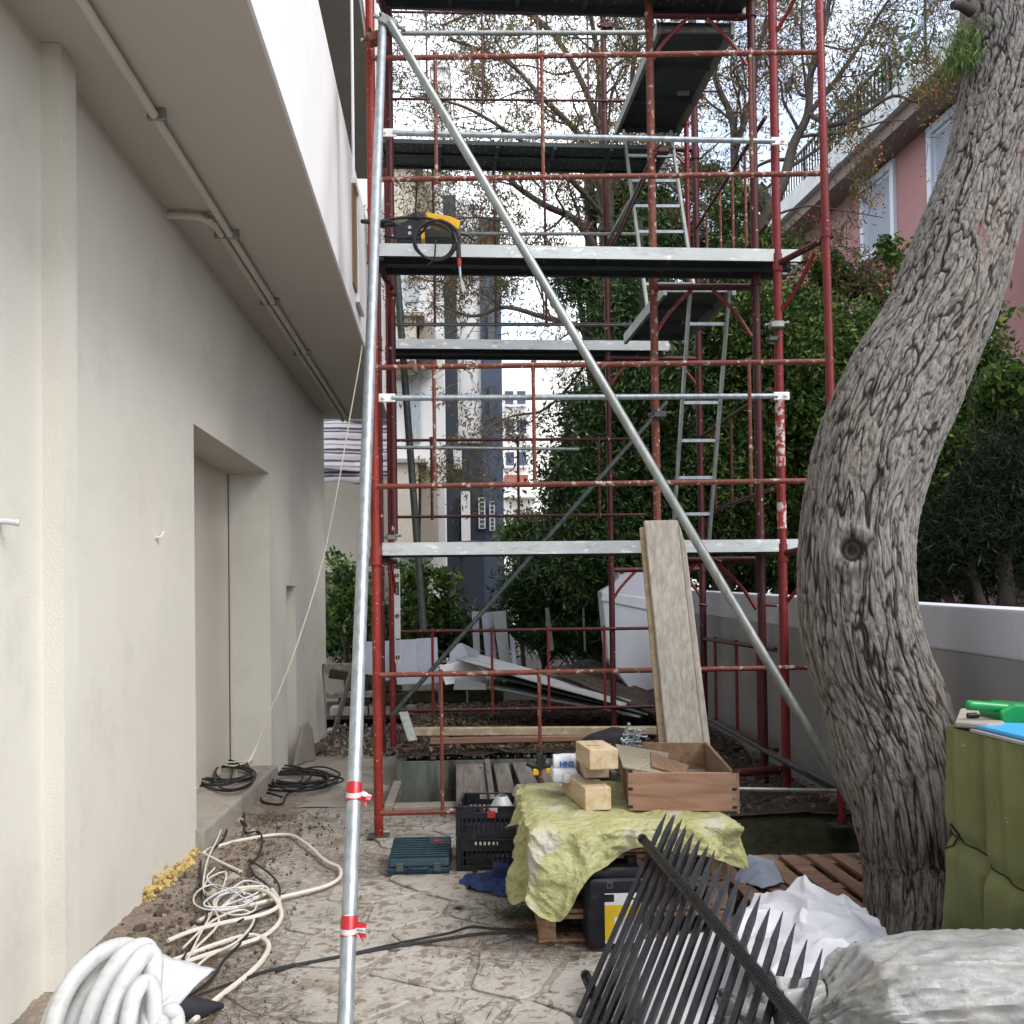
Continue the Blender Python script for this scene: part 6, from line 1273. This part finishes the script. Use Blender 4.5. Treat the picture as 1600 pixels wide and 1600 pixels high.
# ---- sacks and sheets at the right
def lumps(c, r, n1, amp, seed, fl=.0, pinch=None, nu=110, nv=70, fr=2.2):
    mb = MB(); c = Vector(c)
    def fn(u, v):
        a = u*2*math.pi; b = (v-.5)*math.pi*.996; ex = .75
        cx_, sx_ = math.cos(a), math.sin(a); cb, sb = math.cos(b), math.sin(b)
        pw = lambda q: math.copysign(abs(q)**ex, q)
        d = Vector((pw(sb), pw(cx_*cb), pw(sx_*cb)))
        q = Vector((d.x*r[0], d.y*r[1], d.z*r[2]))
        k = 1+.055*(.5-min(.5, abs(noise.noise(Vector((d.x*2.0, d.y*6, d.z*6))*1.3))*2.2))+.03*(.5-min(.5, abs(noise.noise(d*9))*2.2))+amp*noise.fractal(d*fr+Vector((seed, 0, 0)), .7, 2, 5)-amp*.6*abs(noise.noise(d*fr*2.6+Vector((0, seed, 0))))
        q *= k
        if pinch is not None:
            t = (d.x+1)/2
            if t < pinch: s = max(.10, (t/pinch)**.75); q.y *= s; q.z = (q.z+r[2]*.3)*s-r[2]*.3; w2 = (1-t/pinch); q.y += .012*math.sin(a*11)*w2; q.z += .014*math.cos(a*9)*w2
        return c+q
    mb.grid(fn, nu, nv, True); return mb
sk0 = aty(1480, 1560, 2.75)
mb = lumps((sk0.x+.06, 2.78, sk0.z-.07), (.50, .23, .21), 0, .075, 3, pinch=.22, nu=180, nv=130, fr=1.5); 
for v_ in range(len(mb.v)): pass
SK = thing('sand_sack', (sk0.x, 2.8, .1), 'full grey speckled sack with a tied neck lying in the right foreground', 'sack')
build('body', mb, M['grey_sack'], SK, smooth=True)
nk = aty(1272, 1545, 2.72); mb = MB()
mb.grid(lambda u, v: nk+V(.03-.13*v, .01*math.sin(u*30)*v+.05*math.cos(u*6.283)*(.35+v), .05*math.sin(u*6.283)*(.35+v)+.014*math.sin(u*38)*v-.05*v), 60, 10, True); build('tied_neck', mb, M['grey_sack'], SK, smooth=70, solid=.003)
mb = MB(); mb.tube([nk+V(.028+.0*k, .022*math.cos(k*.6), .022*math.sin(k*.6)) for k in range(12)], .003, 6); build('tie_string', mb, M['rubber'], SK)
mb = lumps((aty(1220, 1590, 2.95).x+.02, 2.98, .16), (.20, .20, .20), 0, .25, 8, nu=80, nv=50); tag(build('grey_bag', mb, M['grey_sack'], smooth=True), 'smaller crumpled grey bag behind the neck of the full sack', 'bag')
def crumple(outline, Zf, label, mat, seed, amp=.035, name='sheet', n=70, thick=.004, fr=5):
    """flexible sheet over a mound: outline given as ground-true points"""
    P = outline; c = sum(P, Vector())/len(P); m = len(P); mb = MB()
    def ring(u):
        x = u*m; i = int(x) % m; t = x-int(x); return P[i].lerp(P[(i+1) % m], t)
    def fn(u, v):
        p = c.lerp(ring(u), v); h = Zf(v, u); q = Vector((p.x*fr, p.y*fr, seed))
        return p+V(0, 0, h+amp*(.55*noise.fractal(q, .9, 2.1, 3)+.8*(.5-min(.5, abs(noise.noise(q*1.5))*2))+.35*(.5-min(.5, abs(noise.noise(q*3.7))*2.2))))
    mb.grid(fn, n*2, n//2, True); return tag(build(name, mb, M[mat], smooth=55, solid=thick), label, 'sack' if 'sack' in label else 'sheet')
P = [aty(1160, 1418, 4.05), aty(1195, 1400, 4.2), aty(1255, 1386, 4.25), aty(1300, 1410, 4.2), aty(1345, 1428, 4.1), aty(1368, 1440, 4.0), aty(1395, 1478, 3.7), aty(1330, 1530, 3.3), aty(1230, 1530, 3.3), aty(1170, 1500, 3.5), aty(1150, 1450, 3.8)]
crumple(P, lambda v, u: .03*(1-v*v), 'large crumpled white woven sack spread between fence panel and pine trunk', 'white_sack', 2, .10, 'white_sack', 110, fr=1.9)
P = [atz(x_, y_, .012) for x_, y_ in ((717, 1377), (735, 1369), (770, 1366), (800, 1368), (830, 1378), (835, 1400), (800, 1402), (765, 1396), (735, 1392))]
crumple(P, lambda v, u: .03*(1-v*v), 'flattened dark blue bag sheet on the paving in front of the black crates', 'blue_cloth', 9, .05, 'blue_bag', 70, fr=4)
P = [atz(1145, 1375, .14), atz(1170, 1336, .17), atz(1208, 1345, .17), atz(1226, 1380, .16), atz(1190, 1388, .15)]
crumple(P, lambda v, u: .04*(1-v), 'small white wrinkled plastic sheet at the end of the flat pallet', 'blue_white', 5, .02, 'plastic_sheet', 40)
mb = MB(); mb.prism([atz(1150, 1388, .06), atz(1225, 1384, .06), atz(1232, 1398, .06), atz(1160, 1412, .06)], (0, 0, .05)); tag(build('dark_cloth', mb, M['cloth_black'], bevel=.02, seg=2), 'dark maroon cloth under the small plastic sheet', 'cloth')
# pale panels behind the fence bars
P = [(995, 1468, 3.95), (1135, 1452, 4.1), (1230, 1640, 3.0), (1010, 1680, 3.1)]
mb = MB(); Q = [atz(a_, b_, .10) for a_, b_, y_ in P]; mb.prism(Q, (0, 0, -.03)); tag(build('polystyrene_board', mb, M['plain_white'], bevel=.006), 'white polystyrene board lying under the spiked fence panel', 'board')
mb = MB(); mb.prism([atz(1140, 1450, .12), atz(1160, 1446, .12), atz(1240, 1590, .12), atz(1215, 1600, .12)], (0, 0, -.05)); tag(build('wood_offcut', mb, M['wood'], bevel=.006), 'brown board edge showing between the fence bars and the white sack', 'board')
# something carrying these: dirt filled heap under sacks
mb = lumps((1.55, 3.15, .0), (.45, .60, .28), 0, .2, 12, nu=60, nv=40); tag(build('sand_heap', mb, M['soil'], smooth=True), 'heap of dark sand under the sacks in the right foreground', 'heap')
# ---- olive tarp table at right edge
tz_ = 1.07; x0 = atz(1498, 1138, 1.07).x; ya, yb = 3.64, 3.02
OT = thing('covered_table', (x0+.3, 3.3, 0), 'table under an olive green tarp at the right edge, tied with a cord', 'table')
def fc(u, v):
    y = ya-u*(ya-yb)*1.12; z = tz_*(1-v)
    fo = (.020*math.sin(u*15+.8*v)+.011*noise.noise(Vector((u*11, v*1.2, 4)))*3)*(.25+v**.6)+.004*math.sin(u*41+v*2)*v
    tie = math.exp(-((v-.36-.12*u)/.035)**2)*math.exp(-(u/.9)**2)
    pl = .02*math.exp(-((u-.30-.05*v)/.035)**2)
    return Vector((x0-fo+.030*tie+pl+.010*noise.noise(Vector((u*3, v*5, 1)))+.03*max(0, u-.96)*8, y, z))
mb = MB(); mb.grid(fc, 150, 110); build('drape', mb, M['green_tarp'], OT, smooth=True, solid=.003)
mb = MB(); mb.grid(lambda u, v: Vector((x0+u*.64, ya+.006*math.sin(u*30)*v+.01*math.sin(u*19)*v, tz_*(1-v))), 60, 20); build('back_drape', mb, M['green_tarp'], OT, smooth=True)
mb = MB(); mb.grid(lambda u, v: Vector((x0+u*.64, yb-.07+.012*math.sin(u*30)*v, tz_*(1-v))), 60, 20); build('front_drape', mb, M['green_tarp'], OT, smooth=True)
mb = MB(); mb.grid(lambda u, v: Vector((x0+.64*u, yb-.07+(ya-yb+.07)*v, tz_+.002+.004*noise.noise(Vector((u*5, v*5, 0))))), 30, 20); build('cover_top', mb, M['green_tarp'], OT, smooth=True)
mb = MB(); mb.tube([fc(i/40, .36+.12*i/40)+V(-.006, 0, 0) for i in range(41)], .0028, 6); mb.tube([fc(.02+.06*math.sin(k), .36+.05*math.cos(k))+V(-.008, 0, 0) for k in (0, .8, 1.6, 2.4)], .004, 5); build('cord', mb, M['rubber'], OT, smooth=True)
def tt(px, py, z): return atz(px, py, z)
mb = MB(); P = [tt(1492, 1136, tz_+.012), tt(1500, 1115, tz_+.012), tt(1560, 1112, tz_+.012), tt(1570, 1138, tz_+.012), tt(1544, 1141, tz_+.012)]; mb.prism(P, (0, 0, .02)); tag(build('stone_offcut', mb, M['concrete'], bevel=.005), 'thin pale stone offcut on the olive covered table', 'stone')
mb = MB(); a = tt(1512, 1119, tz_+.04); mb.tube([a, a+V(.03, 0, .002), a+V(.045, .0, .0)], [.012, .011, .004], 9); tag(build('bottle_cap', mb, M['rubber'], smooth=True), 'small dark bottle cap on the stone offcut', 'cap')
mb = MB(); P = [V(x0+.005, 3.44, tz_+.012), V(x0+.005, 3.0, tz_+.012), V(x0+.42, 3.0, tz_+.012), V(x0+.42, 3.36, tz_+.012), V(x0+.10, 3.50, tz_+.012)]; mb.prism(P, (0, 0, .014)); tag(build('blue_sheet', mb, M['cyan_plastic'], bevel=.003), 'bright blue sheet on the olive covered table', 'sheet')
mb = MB(); P = [V(x0-.012, 3.45, tz_+.002), V(x0-.012, 2.98, tz_+.002), V(x0+.02, 2.98, tz_+.002), V(x0+.02, 3.45, tz_+.002)]; mb.prism(P, (0, 0, .009)); tag(build('foam_strip', mb, M['marble']), 'pale strip along the front of the bright blue sheet', 'strip')
Ys = 3.52; GD = thing('dustpan', aty(1580, 1140, Ys), 'bright green plastic dustpan standing on the olive covered table', 'dustpan')
mb = MB(); mb.tube(crv([aty(1516, 1102, Ys), aty(1535, 1103, Ys), aty(1560, 1105, Ys), aty(1585, 1107, Ys)], 4), [.018]*4+[.017]*9, 14); mb.tube([aty(1509, 1101, Ys), aty(1512, 1101.5, Ys), aty(1518, 1102, Ys)], [.012, .018, .018], 14); build('handle', mb, M['green_plastic'], GD, smooth=60)
mb = MB(); mb.prism([aty(px, py, Ys-.03) for px, py in ((1562, 1112), (1585, 1100), (1640, 1104), (1660, 1150), (1570, 1140))][::-1], (0, .16, 0)); build('pan', mb, M['green_plastic'], GD, bevel=.012, seg=3)

# ---------------------------------------------------------------- repeats share a group
GROUPS = {'plank': 'weathered planks bridging the pit', 'timber_beam': 'timbers lying behind the pit', 'panel': 'pale panels stacked at the back of the yard', 'corrugated_sheet': 'corrugated sheets in the heap', 'board': 'boards leaning on the lowest deck',
          'timber_block': 'timber offcuts piled on the tarp', 'plastic_crate': 'stacked black crates', 'ladder': 'ladders in the scaffold', 'potted_plant': 'potted plants on the roof terrace', 'melia_tree': 'bead trees behind the scaffold',
          'evergreen_tree': 'evergreens behind scaffold and wall', 'conifer_tree': 'dark conifers behind the yard', 'magnolia_shrub': 'broad leaved shrubs at the back', 'hedge_shrub': 'low hedges at the back', 'hanging_vine': 'ivy sprays on the pink house',
          'cream_cable': 'cream cables on the ground by the house', 'black_cable': 'black cables on the ground', 'thin_cable': 'thin cables tangled by the house', 'cable_coil': 'cable coils by the door step', 'barrier_tape': 'tape on the leaning tube',
          'loose_brick_lump': 'mortar lumps by the wall foot', 'metal_profile': 'grey metal profiles lying about', 'pallet': 'wooden pallets', 'roof_pipe': 'pipes on the roof terrace'}
for o in list(sc.objects):
    if o.parent is None and 'category' in o:
        g = GROUPS.get(o.name.split('.')[0])
        if g: o['group'] = g
